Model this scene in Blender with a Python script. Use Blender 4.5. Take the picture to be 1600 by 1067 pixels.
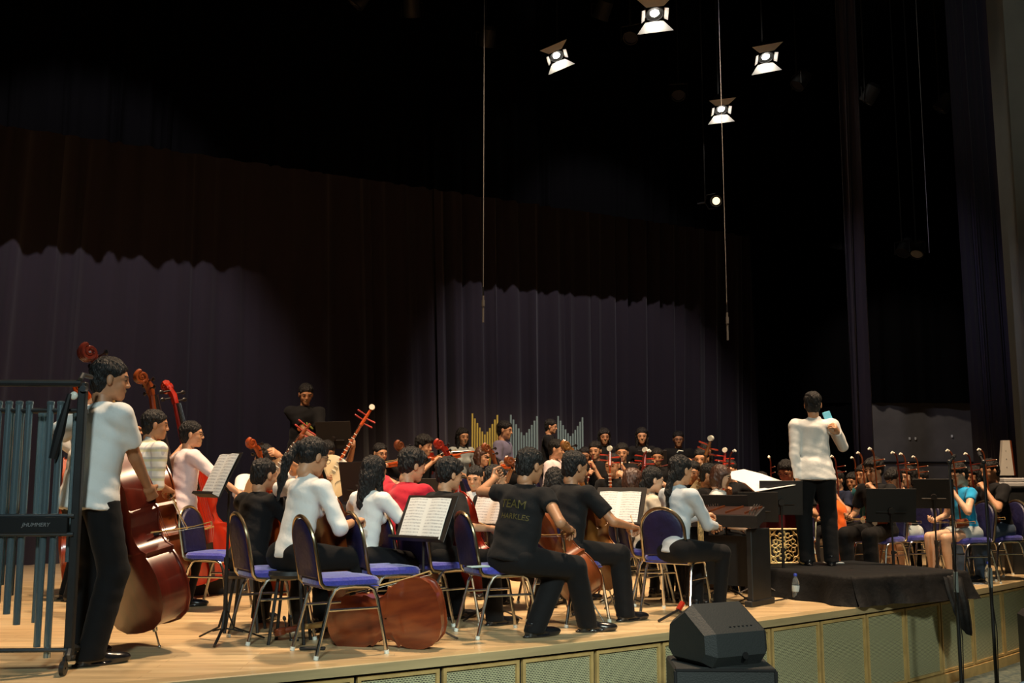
import bpy, math, random
import numpy as np
from mathutils import Vector, Matrix
random.seed(7); RNG = np.random.default_rng(7)
for o in list(bpy.data.objects): bpy.data.objects.remove(o)
scene = bpy.context.scene
COL = scene.collection
PI = math.pi
R = math.radians
V = lambda *a: np.array(a, float)
# ------------------------------------------------------------ camera
CAMZ, FPX, PITCH = 1.04, 1634.0, R(7.56)
cam = bpy.data.cameras.new('camera'); camo = bpy.data.objects.new('camera', cam); COL.objects.link(camo)
cam.sensor_width = 36.0; cam.lens = 36.0*FPX/1600.0; cam.clip_start = .05; cam.clip_end = 200
camo.location = (0, 0, CAMZ); camo.rotation_euler = (PI/2+PITCH, 0, 0); scene.camera = camo
# ------------------------------------------------------------ world, view, lights
wd = bpy.data.worlds.new('world'); scene.world = wd; wd.use_nodes = True
wd.node_tree.nodes['Background'].inputs[0].default_value = (.55, .6, .7, 1)
wd.node_tree.nodes['Background'].inputs[1].default_value = .004
vs = scene.view_settings; vs.view_transform = 'Standard'; vs.look = 'None'; vs.gamma = 1; vs.exposure = 0.3
vs.use_curve_mapping = False
scene.cycles.use_denoising = True
scene.cycles.max_bounces = 5; scene.cycles.diffuse_bounces = 3; scene.cycles.glossy_bounces = 3
scene.cycles.sample_clamp_indirect = 3.0; scene.cycles.transparent_max_bounces = 8
def spot(loc, to, power, col, size=60, blend=.25, rad=.12):
    l = bpy.data.lights.new('stage_and_fill_spot', 'SPOT'); l.energy = power; l.color = col
    l.spot_size = R(size); l.spot_blend = blend; l.shadow_soft_size = rad
    o = bpy.data.objects.new('stage_and_fill_spot', l); COL.objects.link(o); o.location = loc
    o.rotation_euler = (Vector(to)-Vector(loc)).to_track_quat('-Z', 'Y').to_euler()
    return o
def area(loc, to, power, col, sx, sy, spread=180):
    l = bpy.data.lights.new('house_light', 'AREA'); l.energy = power; l.color = col; l.shape = 'RECTANGLE'
    l.size = sx; l.size_y = sy; l.spread = R(spread)
    o = bpy.data.objects.new('house_light', l); COL.objects.link(o); o.location = loc
    o.rotation_euler = (Vector(to)-Vector(loc)).to_track_quat('-Z', 'Y').to_euler()
    return o
WARM = (1.0, .70, .44)
LIGHTS_HERE = True
spot((0.2, 8.0, 7.8), (-1.0, 8.0, .3), 2100, WARM, 66, .6, .25)
spot((2.8, 9.6, 7.8), (2.6, 10.6, .3), 1900, WARM, 66, .6, .25)
spot((-3.0, 8.6, 7.8), (-2.6, 9.9, .3), 1900, WARM, 66, .6, .25)
spot((0.8, 10.6, 7.8), (0.5, 13.4, .8), 1800, WARM, 54, .6, .25)
spot((5.0, 9.6, 7.6), (5.0, 11.0, .3), 1800, WARM, 56, .6, .25)
spot((-.5, -3.4, 6.2), (-1.3, 6.2, .3), 1800, (.78, .96, .93), 34, .7, .5)
spot((3.5, -3.5, 6.0), (1.8, 7.2, -.2), 2500, (.86, .95, .82), 36, .7, .5)
spot((-3.6, 8.9, 7.7), (-5.6, 13.4, 1.7), 520, (.95, .85, .95), 52, .5, .05)
spot((2.2, 11.9, 7.7), (1.2, 17.2, 1.7), 440, (.95, .85, .92), 52, .5, .05)
spot((5.6, 17.2, 5.5), (8.2, 19.9, 1.6), 190, (1., .86, .74), 70, .6, .2)
spot((1.0, 8.0, 7.4), (5.6, 15.0, 3.2), 520, (.80, .78, 1.), 26, .9, .2)  # added fill: cross light that lifts the dark side legs
spot((3.5, 3.0, 5.0), (8.0, 14.1, 7.6), 260, (.95, 1., .92), 36, 1., .4)  # added fill that brightens the upper proscenium wall
spot((-1.6, 7.6, 7.6), (-2.4, 12.6, 1.9), 420, WARM, 16, .8, .2)  # added narrow fill on the standing man with the floral print
spot((1.2, 9.4, 7.6), (1.4, 15.2, 1.5), 700, WARM, 26, .8, .2)

# ------------------------------------------------------------ picking world points from the photograph
def W(px, py, d):
    rx, ry = px-800., 533.5-py
    dx, dy, dz = rx, FPX*math.cos(PITCH)-ry*math.sin(PITCH), FPX*math.sin(PITCH)+ry*math.cos(PITCH)
    k = d/dy
    return V(dx*k, d, CAMZ+dz*k)
def Fl(px, py, z=0.):
    p = W(px, py, 1.0); dz = p[2]-CAMZ; k = (z-CAMZ)/dz
    return V(p[0]*k, k, z)
# ------------------------------------------------------------ materials
MATS = {}
def mat(name, col, rough=.6, metal=0., spec=.5, noise=0., nscale=20., col2=None, bump=0., bscale=30., emit=0., sheen=0., trans=0., coat=0., vec=(1,1,1)):
    if name in MATS: return MATS[name]
    m = bpy.data.materials.new(name); m.use_nodes = True; nt = m.node_tree; b = nt.nodes['Principled BSDF']
    m.diffuse_color = (*col, 1)
    b.inputs['Base Color'].default_value = (*col, 1); b.inputs['Roughness'].default_value = rough
    b.inputs['Metallic'].default_value = metal; b.inputs['Specular IOR Level'].default_value = spec
    if sheen: b.inputs['Sheen Weight'].default_value = sheen
    if trans: b.inputs['Transmission Weight'].default_value = trans
    if coat: b.inputs['Coat Weight'].default_value = coat; b.inputs['Coat Roughness'].default_value = .15
    if emit: b.inputs['Emission Color'].default_value = (*col, 1); b.inputs['Emission Strength'].default_value = emit
    if noise or bump:
        tc = nt.nodes.new('ShaderNodeTexCoord'); mp = nt.nodes.new('ShaderNodeMapping'); mp.inputs['Scale'].default_value = vec
        nt.links.new(tc.outputs['Object'], mp.inputs[0])
    if noise:
        n = nt.nodes.new('ShaderNodeTexNoise'); n.inputs['Scale'].default_value = nscale; n.inputs['Detail'].default_value = 5
        nt.links.new(mp.outputs[0], n.inputs['Vector'])
        mx = nt.nodes.new('ShaderNodeMix'); mx.data_type = 'RGBA'
        c2 = col2 or tuple(c*(1-noise) for c in col)
        mx.inputs[6].default_value = (*col, 1); mx.inputs[7].default_value = (*c2, 1)
        r = nt.nodes.new('ShaderNodeMapRange'); r.inputs[1].default_value = .35; r.inputs[2].default_value = .65
        nt.links.new(n.outputs[0], r.inputs[0]); nt.links.new(r.outputs[0], mx.inputs[0])
        nt.links.new(mx.outputs[2], b.inputs['Base Color'])
    if bump:
        n2 = nt.nodes.new('ShaderNodeTexNoise'); n2.inputs['Scale'].default_value = bscale; n2.inputs['Detail'].default_value = 3
        nt.links.new(mp.outputs[0], n2.inputs['Vector'])
        bp = nt.nodes.new('ShaderNodeBump'); bp.inputs['Strength'].default_value = bump; bp.inputs['Distance'].default_value = .02
        nt.links.new(n2.outputs[0], bp.inputs['Height']); nt.links.new(bp.outputs[0], b.inputs['Normal'])
    MATS[name] = m
    return m
# ------------------------------------------------------------ object helpers
def mesh_np(name, v, quads=None, tris=None, mats=(), mi=None, smooth=True):
    me = bpy.data.meshes.new(name); v = np.asarray(v, np.float32)
    loops, tot = [], []
    if quads is not None and len(quads): loops.append(np.asarray(quads).ravel()); tot.append(np.full(len(quads), 4))
    if tris is not None and len(tris): loops.append(np.asarray(tris).ravel()); tot.append(np.full(len(tris), 3))
    lv = np.concatenate(loops).astype(np.int32); lt = np.concatenate(tot).astype(np.int32)
    me.vertices.add(len(v)); me.vertices.foreach_set('co', v.ravel())
    me.loops.add(len(lv)); me.loops.foreach_set('vertex_index', lv)
    me.polygons.add(len(lt)); ls = np.concatenate([[0], np.cumsum(lt)[:-1]]).astype(np.int32)
    me.polygons.foreach_set('loop_start', ls); me.polygons.foreach_set('loop_total', lt)
    if mi is not None: me.polygons.foreach_set('material_index', np.asarray(mi, np.int32))
    me.polygons.foreach_set('use_smooth', np.full(len(lt), smooth))
    for m in mats: me.materials.append(m)
    me.update(calc_edges=True)
    return me
def link(name, me, parent=None, M=None):
    o = bpy.data.objects.new(name, me); COL.objects.link(o)
    if parent is not None: o.parent = parent
    if M is not None: o.matrix_basis = M
    return o
def tag(o, label=None, cat=None, group=None, kind=None):
    if label: o['label'] = label
    if cat: o['category'] = cat
    if group: o['group'] = group
    if kind: o['kind'] = kind
    return o
def thing(name, label, cat, loc=(0, 0, 0), rz=0., group=None, M=None):
    o = bpy.data.objects.new(name, None); COL.objects.link(o); o.empty_display_size = .1
    if M is not None: o.matrix_basis = M
    else: o.location = loc; o.rotation_euler = (0, 0, rz)
    return tag(o, label, cat, group)
def copy_tree(o, parent=None):
    c = o.copy(); COL.objects.link(c)
    if parent is not None: c.parent = parent
    for ch in list(KIDS.get(o.name, ())) if False else [x for x in o.children]: copy_tree(ch, c)
    return c
KIDS = {}
def place(o, loc, rz, label, group=None):
    o.location = loc; o.rotation_euler = (0, 0, rz); o['label'] = label
    if group: o['group'] = group
    return o
def norm(a):
    a = np.asarray(a, float); n = np.linalg.norm(a); return a/n if n > 1e-9 else a
def frame(y, zhint=(0, 0, 1)):
    """rotation (columns x,y,z) whose y axis is y and whose z is near zhint"""
    y = norm(y); x = np.cross(y, zhint)
    if np.linalg.norm(x) < 1e-4: x = np.cross(y, (0, 1, .01))
    x = norm(x); z = np.cross(x, y)
    return np.stack([x, y, z], 1)
def M4(R3=None, t=(0, 0, 0)):
    m = Matrix.Identity(4)
    if R3 is not None:
        for i in range(3):
            for j in range(3): m[i][j] = float(R3[i][j])
    for i in range(3): m[i][3] = float(t[i])
    return m
def rotz(a): c, s = math.cos(a), math.sin(a); return np.array([[c, -s, 0], [s, c, 0], [0, 0, 1.]])
def rotx(a): c, s = math.cos(a), math.sin(a); return np.array([[1., 0, 0], [0, c, -s], [0, s, c]])
def roty(a): c, s = math.cos(a), math.sin(a); return np.array([[c, 0, s], [0, 1., 0], [-s, 0, c]])
class MB:
    def __init__(s): s.v = []; s.q = []; s.t = []; s.n = 0; s.qm = []; s.tm = []; s.m = 0
    def add(s, v, q=(), t=()):
        v = np.asarray(v, float).reshape(-1, 3); s.v.append(v)
        for f in q: s.q.append([i+s.n for i in f]); s.qm.append(s.m)
        for f in t: s.t.append([i+s.n for i in f]); s.tm.append(s.m)
        s.n += len(v); return s
    def box(s, c, d, R3=None, bev=0.):
        d = np.asarray(d, float)/2
        if bev:
            b = min(bev, min(d)*.9); vs = []
            for sx in (-1, 1):
                for sy in (-1, 1):
                    for sz in (-1, 1):
                        k = V(sx, sy, sz)
                        for ax in range(3):
                            p = (d-b)*k; p[ax] = d[ax]*k[ax]; vs.append(p)
            vs = np.array(vs); idx = lambda sx, sy, sz, ax: ((((sx > 0)*2+(sy > 0))*2+(sz > 0))*3+ax)
            q, t = [], []
            for ax in range(3):
                o1, o2 = (ax+1) % 3, (ax+2) % 3
                for sg in (-1, 1):
                    f = []
                    for a, b_ in ((-1, -1), (1, -1), (1, 1), (-1, 1)):
                        k = [0, 0, 0]; k[ax] = sg; k[o1] = a; k[o2] = b_; f.append(idx(*k, ax))
                    q.append(f if sg > 0 else f[::-1])
                for a in (-1, 1):
                    for b_ in (-1, 1):
                        k1 = [0, 0, 0]; k1[o1] = a; k1[o2] = b_; k1[ax] = -1; k2 = list(k1); k2[ax] = 1
                        f = [idx(*k1, o1), idx(*k2, o1), idx(*k2, o2), idx(*k1, o2)]
                        q.append(f if a*b_ < 0 else f[::-1])
            for sx in (-1, 1):
                for sy in (-1, 1):
                    for sz in (-1, 1):
                        f = [idx(sx, sy, sz, a) for a in range(3)]; t.append(f if sx*sy*sz > 0 else f[::-1])
        else:
            vs = np.array([[x, y, z] for x in (-1, 1) for y in (-1, 1) for z in (-1, 1)])*d
            q = [(0, 1, 3, 2), (4, 6, 7, 5), (0, 4, 5, 1), (2, 3, 7, 6), (0, 2, 6, 4), (1, 5, 7, 3)]; t = []
        if R3 is not None: vs = vs@np.asarray(R3).T
        return s.add(vs+np.asarray(c, float), q, t)
    def tube(s, pts, r, n=8, closed=False, caps=True, flat=None):
        P = np.asarray(pts, float); m = len(P); rr = np.full(m, r) if np.isscalar(r) else np.asarray(r, float)
        T = np.zeros_like(P)
        for i in range(m):
            a = P[(i-1) % m] if (closed or i > 0) else P[i]; b = P[(i+1) % m] if (closed or i < m-1) else P[i]; T[i] = norm(b-a)
        u = np.cross(T[0], (0, 0, 1)); u = norm(u) if np.linalg.norm(u) > .05 else norm(np.cross(T[0], (1, 0, 0)))
        vs = []
        for i in range(m):
            u = norm(u-T[i]*np.dot(u, T[i])); w = np.cross(T[i], u)
            a = np.arange(n)*2*PI/n
            cu, cw = (1, 1) if flat is None else flat
            vs.append(P[i]+rr[i]*(np.outer(np.cos(a)*cu, u)+np.outer(np.sin(a)*cw, w)))
        vs = np.concatenate(vs); q = []; t = []
        for i in range(m if closed else m-1):
            j = (i+1) % m
            for k in range(n): l = (k+1) % n; q.append((i*n+k, i*n+l, j*n+l, j*n+k))
        if caps and not closed:
            b0 = len(vs); vs = np.concatenate([vs, P[:1], P[-1:]])
            for k in range(n): l = (k+1) % n; t.append((b0, l, k)); t.append((b0+1, (m-1)*n+k, (m-1)*n+l))
        return s.add(vs, q, t)
    def cyl(s, a, b, r, n=12, r2=None): return s.tube([a, b], [r, r if r2 is None else r2], n)
    def ball(s, c, r, n=10, m=7, R3=None):
        r = np.full(3, r) if np.isscalar(r) else np.asarray(r, float)
        vs = [[0, 0, 1]]
        for i in range(1, m):
            th = PI*i/m
            for k in range(n): ph = 2*PI*k/n; vs.append([math.sin(th)*math.cos(ph), math.sin(th)*math.sin(ph), math.cos(th)])
        vs.append([0, 0, -1]); vs = np.array(vs)*r
        if R3 is not None: vs = vs@np.asarray(R3).T
        q, t = [], []
        for k in range(n):
            l = (k+1) % n; t.append((0, 1+k, 1+l)); b0 = 1+(m-2)*n; t.append((b0+l, b0+k, 1+(m-1)*n))
            for i in range(m-2): a0 = 1+i*n; q.append((a0+k, a0+n+k, a0+n+l, a0+l))
        return s.add(vs+np.asarray(c, float), q, t)
    def lathe(s, prof, n=16, c=(0, 0, 0), R3=None):
        vs = []
        for (r, z) in prof:
            for k in range(n): a = 2*PI*k/n; vs.append((r*math.cos(a), r*math.sin(a), z))
        vs = np.array(vs)
        if R3 is not None: vs = vs@np.asarray(R3).T
        q = []
        for i in range(len(prof)-1):
            for k in range(n): l = (k+1) % n; q.append((i*n+k, i*n+l, (i+1)*n+l, (i+1)*n+k))
        return s.add(vs+np.asarray(c, float), q)
    def prism(s, out, z0, z1, R3=None, c=(0, 0, 0)):
        """out: xy outline (star-shaped about its mean), extruded z0..z1"""
        out = np.asarray(out, float); n = len(out); m = out.mean(0)
        vs = np.concatenate([np.c_[out, np.full(n, z0)], np.c_[out, np.full(n, z1)], [[m[0], m[1], z0], [m[0], m[1], z1]]])
        if R3 is not None: vs = vs@np.asarray(R3).T
        q = [(k, (k+1) % n, n+(k+1) % n, n+k) for k in range(n)]
        t = [((k+1) % n, k, 2*n) for k in range(n)]+[(n+k, n+(k+1) % n, 2*n+1) for k in range(n)]
        return s.add(vs+np.asarray(c, float), q, t)
    def grid(s, A):
        A = np.asarray(A, float); a, b = A.shape[:2]
        return s.add(A.reshape(-1, 3), [(i*b+j, (i+1)*b+j, (i+1)*b+j+1, i*b+j+1) for i in range(a-1) for j in range(b-1)])
    def mesh(s, name, mats, smooth=True, ang=35):
        if not isinstance(mats, (list, tuple)): mats = [mats]
        me = mesh_np(name, np.concatenate(s.v), s.q, s.t, mats, s.qm+s.tm, smooth)
        if smooth: me.set_sharp_from_angle(angle=R(ang))
        return me
    def build(s, name, mats, parent=None, M=None, smooth=True, ang=35): return link(name, s.mesh(name, mats, smooth, ang), parent, M)
# ------------------------------------------------------------ signed distance bodies, meshed with surface nets
def rc(a, b, ra, rb, k=.02, M=None, cut=(), op='u'): return dict(t='c', a=V(*a), b=V(*b), ra=ra, rb=rb, k=k, M=M, cut=cut, op=op)
def el(c, r, k=.02, R3=None, cut=(), op='u'): return dict(t='e', c=V(*c), r=V(*r), k=k, R3=R3, cut=cut, op=op)
def nets(prims, h, noise=None, cuts=()):
    lo, hi = np.full(3, 1e9), np.full(3, -1e9); bb = []
    for p in prims:
        pad = p['k']+2.5*h
        if p['t'] == 'c':
            g = 1.0 if p['M'] is None else 1/np.linalg.svd(p['M'], compute_uv=False).min()
            r = max(p['ra'], p['rb'])*g+pad*max(g, 1); l, u = np.minimum(p['a'], p['b'])-r, np.maximum(p['a'], p['b'])+r
        else:
            r = (p['r'].max() if p['R3'] is not None else p['r'])+pad; l, u = p['c']-r, p['c']+r
        bb.append((l, u))
        if p['op'] == 'u': lo = np.minimum(lo, l); hi = np.maximum(hi, u)
    n = np.ceil((hi-lo)/h).astype(int)+2
    G = np.full(n, .1, np.float32)
    for p, (l, u) in zip(prims, bb):
        i0 = np.clip(np.floor((l-lo)/h).astype(int), 0, n-1); i1 = np.clip(np.ceil((u-lo)/h).astype(int)+1, 1, n)
        if (i1 <= i0).any(): continue
        ax = [(lo[d]+h*np.arange(i0[d], i1[d])).astype(np.float32) for d in range(3)]
        X, Y, Z = np.meshgrid(*ax, indexing='ij'); P = np.stack([X, Y, Z], -1)
        if p['t'] == 'c':
            q = P-p['a'].astype(np.float32); ba = p['b']-p['a']
            if p['M'] is not None: q = q@p['M'].T.astype(np.float32); ba = p['M']@ba
            L = max(float(ba@ba), 1e-12); t = np.clip(q@(ba/L).astype(np.float32), 0, 1)
            d = np.sqrt(((q-t[..., None]*ba.astype(np.float32))**2).sum(-1))-(p['ra']+t*(p['rb']-p['ra']))
        else:
            q = P-p['c'].astype(np.float32)
            if p['R3'] is not None: q = q@p['R3'].astype(np.float32)
            q = q/p['r'].astype(np.float32); l1 = np.sqrt((q**2).sum(-1)); l2 = np.sqrt(((q/p['r'].astype(np.float32))**2).sum(-1))
            d = l1*(l1-1)/np.maximum(l2, 1e-6)
        for (pt, nn) in p['cut']: d = np.maximum(d, (P-V(*pt).astype(np.float32))@norm(nn).astype(np.float32))
        sl = tuple(slice(a, b) for a, b in zip(i0, i1)); g = G[sl]; k = max(p['k'], 1e-4)
        if p['op'] == 'u': G[sl] = np.minimum(g, d)-np.maximum(k-np.abs(g-d), 0)**2/(4*k)
        else: G[sl] = np.maximum(g, -d)+np.maximum(k-np.abs(g+d), 0)**2/(4*k)
    if noise or cuts:
        ax = [lo[d]+h*np.arange(n[d]) for d in range(3)]; X, Y, Z = np.meshgrid(*ax, indexing='ij')
        if noise: G = G+noise(X, Y, Z)
        for (pt, nn) in cuts:
            nn = norm(nn); G = np.maximum(G, (X-pt[0])*nn[0]+(Y-pt[1])*nn[1]+(Z-pt[2])*nn[2])
    G[0] = G[-1] = .1; G[:, 0] = G[:, -1] = .1; G[:, :, 0] = G[:, :, -1] = .1
    S = (G < 0); C = np.zeros(n-1, np.int8); s8 = S.astype(np.int8)
    for a in (0, 1):
        for b in (0, 1):
            for c in (0, 1): C += s8[a:n[0]-1+a, b:n[1]-1+b, c:n[2]-1+c]
    act = (C > 0) & (C < 8); I, J, K = np.nonzero(act)
    idx = np.full(n-1, -1, np.int64); idx[act] = np.arange(len(I))
    pos = np.zeros((len(I), 3)); cnt = np.zeros(len(I))
    cor = [(a, b, c) for a in (0, 1) for b in (0, 1) for c in (0, 1)]
    val = {c: G[I+c[0], J+c[1], K+c[2]] for c in cor}
    for c in cor:
        for d in range(3):
            if c[d]: continue
            e = list(c); e[d] = 1; e = tuple(e); va, vb = val[c], val[e]; m = (va < 0) != (vb < 0)
            t = np.where(m, va/np.where(m, va-vb, 1), 0)
            for x in range(3): pos[:, x] += m*(c[x]+(t if x == d else 0))
            cnt += m
    pos = pos/cnt[:, None]+np.stack([I, J, K], 1); v = lo+pos*h
    Q = []
    for d in range(3):
        o1, o2 = (d+1) % 3, (d+2) % 3
        A = S[tuple(slice(0, -1) if x == d else slice(1, -1) for x in range(3))]
        B = S[tuple(slice(1, None) if x == d else slice(1, -1) for x in range(3))]
        for sgn, msk in ((1, A & ~B), (-1, ~A & B)):
            E = np.stack(np.nonzero(msk), 1)
            if not len(E): continue
            E = E+np.array([0 if x == d else 1 for x in range(3)])
            def cell(u, w):
                c = E.copy(); c[:, o1] -= u; c[:, o2] -= w; return idx[c[:, 0], c[:, 1], c[:, 2]]
            f = np.stack([cell(1, 1), cell(0, 1), cell(0, 0), cell(1, 0)], 1)
            Q.append(f if sgn > 0 else f[:, ::-1])
    return v, np.concatenate(Q)

# ============================================================ people
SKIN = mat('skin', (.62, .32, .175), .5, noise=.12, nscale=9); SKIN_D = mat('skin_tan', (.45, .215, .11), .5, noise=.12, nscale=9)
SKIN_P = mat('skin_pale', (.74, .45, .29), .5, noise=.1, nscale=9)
EYE = mat('eye_dark', (.02, .012, .01), .25); LIP = mat('lips', (.42, .15, .12), .5); BROW = mat('brow', (.03, .02, .015), .8)
HAIR = mat('hair_black', (.010, .009, .009), .5, spec=.35, bump=1., bscale=90, vec=(1, 1, .3))
HAIR_B = mat('hair_brown', (.06, .025, .015), .4, spec=.6, bump=.6, bscale=60, vec=(1, 1, .25))
SHOE = mat('shoe_leather', (.01, .01, .012), .22, spec=.7)
def skull():
    return [el((0, -.015, .035), (.076, .095, .085)), rc((0, .03, .0), (0, .045, -.07), .064, .037, .03), el((0, .02, -.06), (.055, .058, .045), .03),
        el((.036, .058, -.03), (.022, .02, .024), .02), el((-.036, .058, -.03), (.022, .02, .024), .02),
        rc((-.034, .076, .02), (.034, .076, .02), .011, .011, .015),
        el((.032, .098, .001), (.017, .014, .011), .012, op='s'), el((-.032, .098, .001), (.017, .014, .011), .012, op='s'),
        el((.032, .079, .001), (.013, .011, .009), .003), el((-.032, .079, .001), (.013, .011, .009), .003),
        rc((0, .086, .008), (0, .102, -.027), .007, .011, .012), el((0, .094, -.03), (.019, .01, .008), .008),
        el((0, .083, -.054), (.023, .012, .007), .006), el((0, .081, -.064), (.019, .012, .007), .006), el((0, .066, -.095), (.024, .02, .02), .02),
        el((.079, -.005, -.008), (.008, .018, .031), .008), el((-.079, -.005, -.008), (.008, .018, .031), .008),
        rc((0, -.02, -.03), (0, -.035, -.11), .056, .052, .03)]
def face_mi(v, q):
    c = v[q].mean(1); mi = np.zeros(len(q), int); ax = np.abs(c[:, 0])
    fr = c[:, 1] > .055
    mi[fr & (np.hypot((ax-.032)/.014, (c[:, 2]-.0005)/.0055) < 1)] = 1
    mi[fr & (ax > .014) & (ax < .052) & (np.abs(c[:, 2]-.024+.12*np.abs(ax-.033)) < .0045)] = 3
    mi[fr & (np.hypot(c[:, 0]/.023, (c[:, 2]+.058)/.0085) < 1) & (c[:, 1] > .078)] = 2
    return mi
def hair_prims(st):
    face = el((0, .112, -.035), (.080, .085, .092), .022, op='s')
    base = [el((0, -.017, .046), (.087, .105, .086), .02)]
    if st == 'short': return base+[el((0, -.052, -.022), (.075, .058, .075), .02), face, el((.085, .02, -.03), (.03, .035, .04), .01, op='s'), el((-.085, .02, -.03), (.03, .035, .04), .01, op='s')]
    if st == 'fringe': return base+[el((0, -.05, -.01), (.08, .062, .075), .02), el((0, .03, .05), (.08, .066, .045), .02), el((0, .11, -.06), (.08, .085, .09), .012, op='s'), el((.085, .02, -.04), (.03, .03, .035), .01, op='s'), el((-.085, .02, -.04), (.03, .03, .035), .01, op='s')]
    if st == 'curly': return [el((0, -.02, .055), (.098, .112, .092), .02), el((0, -.055, .0), (.09, .06, .08), .02), el((0, .04, .075), (.085, .06, .04), .02), face]
    if st == 'bob': return base+[el((0, -.045, -.03), (.094, .075, .105), .03), rc((.07, .0, .02), (.074, .01, -.1), .03, .024, .02), rc((-.07, .0, .02), (-.074, .01, -.1), .03, .024, .02), el((0, .03, .05), (.08, .062, .04), .02), face]
    if st == 'long': return base+[el((0, -.05, -.05), (.092, .06, .12), .03), rc((.07, -.01, .02), (.075, .03, -.24), .032, .02, .02), rc((-.07, -.01, .02), (-.075, .03, -.24), .032, .02, .02), rc((0, -.07, -.05), (0, -.08, -.26), .06, .05, .03), face]
    if st == 'pony': return base+[el((0, -.05, -.005), (.08, .062, .07), .02), el((0, -.125, .035), (.03, .03, .03), .01), rc((0, -.135, .035), (0, -.175, -.07), .026, .033, .02), rc((0, -.175, -.07), (0, -.17, -.2), .033, .028, .02), rc((0, -.17, -.2), (0, -.155, -.34), .028, .008, .02), face, el((.085, .02, -.03), (.03, .035, .04), .01, op='s'), el((-.085, .02, -.03), (.03, .035, .04), .01, op='s')]
    if st == 'low': return base+[el((0, -.05, -.02), (.082, .064, .085), .02), el((0, -.1, -.06), (.035, .035, .04), .02), rc((0, -.1, -.07), (0, -.12, -.2), .03, .03, .02), rc((0, -.12, -.2), (0, -.11, -.34), .03, .012, .02), face, el((.085, .02, -.03), (.03, .03, .03), .01, op='s'), el((-.085, .02, -.03), (.03, .03, .03), .01, op='s')]
def hair_noise(a): return lambda X, Y, Z: a*(np.sin(90*X+40*Z)*np.sin(70*Y+30*X)+.6*np.sin(150*X)*np.sin(130*Z+60*Y))
_HC = {}
def head_unit(lod):
    if ('h', lod) not in _HC:
        v, q = nets(skull(), (.0052, .0085)[lod]); _HC['h', lod] = (v, q, face_mi(v, q))
    return _HC['h', lod]
def hair_unit(st, lod):
    if (st, lod) not in _HC: _HC[st, lod] = nets(hair_prims(st), (.006, .0095)[lod], hair_noise(.0065 if st == 'curly' else .0042))
    return _HC[st, lod]
def hand_prims(curls, thumb):
    P = [rc((.018, .012, 0), (.024, .085, 0), .016, .013, .02), rc((-.018, .012, 0), (-.022, .08, 0), .015, .012, .02), rc((0, .0, 0), (0, .08, .002), .019, .014, .02), rc((0, -.05, 0), (0, .01, 0), .024, .021, .02)]
    for j, (x, L) in enumerate(((.028, .074), (.0095, .084), (-.0095, .078), (-.027, .062))):
        p = V(x, .088-abs(x-.006)*.25, .002); a = 0
        for s_, (fr, r0, r1) in enumerate(((.45, .0098, .0088), (.3, .0088, .008), (.25, .008, .0068))):
            a += curls[s_]*(1+.08*j); dvec = V(.04*(x > 0)-.05*(x < -.02), math.cos(a), -math.sin(a)); e = p+norm(dvec)*L*fr
            P.append(rc(p, e, r0, r1, .003)); p = e
    p = V(.024, .02, -.004); d1 = norm(V(.75, .62, -.25-thumb*.4)); e = p+d1*.042; P.append(rc(p, e, .015, .0115, .008))
    d2 = norm(V(.45-thumb*.7, .8, -.3-thumb*.5)); e2 = e+d2*.032; P.append(rc(e, e2, .011, .0095, .004)); P.append(rc(e2, e2+norm(V(.2-thumb*.7, .9, -.3-thumb*.3))*.024, .0095, .008, .003))
    return P
HANDP = {'relax': ((.35, .45, .3), .1), 'grip': ((1.1, 1.35, .8), .9), 'flat': ((.1, .15, .1), .0), 'hold': ((.75, .8, .5), .6)}
def hand_unit(st, lod):
    if ('hand', st, lod) not in _HC: _HC['hand', st, lod] = nets(hand_prims(*HANDP[st]), (.0045, .0065)[lod])
    return _HC['hand', st, lod]
def shoe_unit():
    if 'shoe' not in _HC:
        _HC['shoe'] = nets([rc((0, -.05, .035), (0, .02, .045), .038, .036, .02), rc((0, .02, .04), (0, .13, .026), .038, .03, .02), el((0, .13, .03), (.045, .075, .03), .02), rc((0, -.045, .04), (0, -.04, .1), .038, .042, .02), el((0, .04, .008), (.046, .16, .012), .008)], .008, cuts=[((0, 0, .0), (0, 0, -1)), ((0, 0, .105), (0, 0, 1))])
    return _HC['shoe']
def shirt_mesh(cl, h, wr, hemcut, T, Rt, kind):
    """the cut at the hem must not touch the sleeves, so the trunk and the sleeves are cut apart"""
    for p in cl[:1]+[p for p in cl if p['t'] == 'c' and p['M'] is not None]:
        if not p['cut']: p['cut'] = hemcut
    return nets(cl, h, wr)
def ik(a, b, l1, l2, pole):
    a, b = V(*a), V(*b); d = b-a; L = np.linalg.norm(d); mx = (l1+l2)*.995
    if L > mx: b = a+d/L*mx; d = b-a; L = mx
    L = max(L, abs(l1-l2)+.01); x = (l1*l1-l2*l2+L*L)/(2*L); hh = math.sqrt(max(l1*l1-x*x, 0))
    u = norm(d); p = V(*pole); p = norm(p-u*np.dot(p, u)); return a+u*x+p*hh, b
def fabric(name, c, **k): return mat('cloth_'+name, c, .85, sheen=.15 if max(c) > .1 else .03, bump=.25, bscale=k.get('bs', 14), spec=.25)
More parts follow.
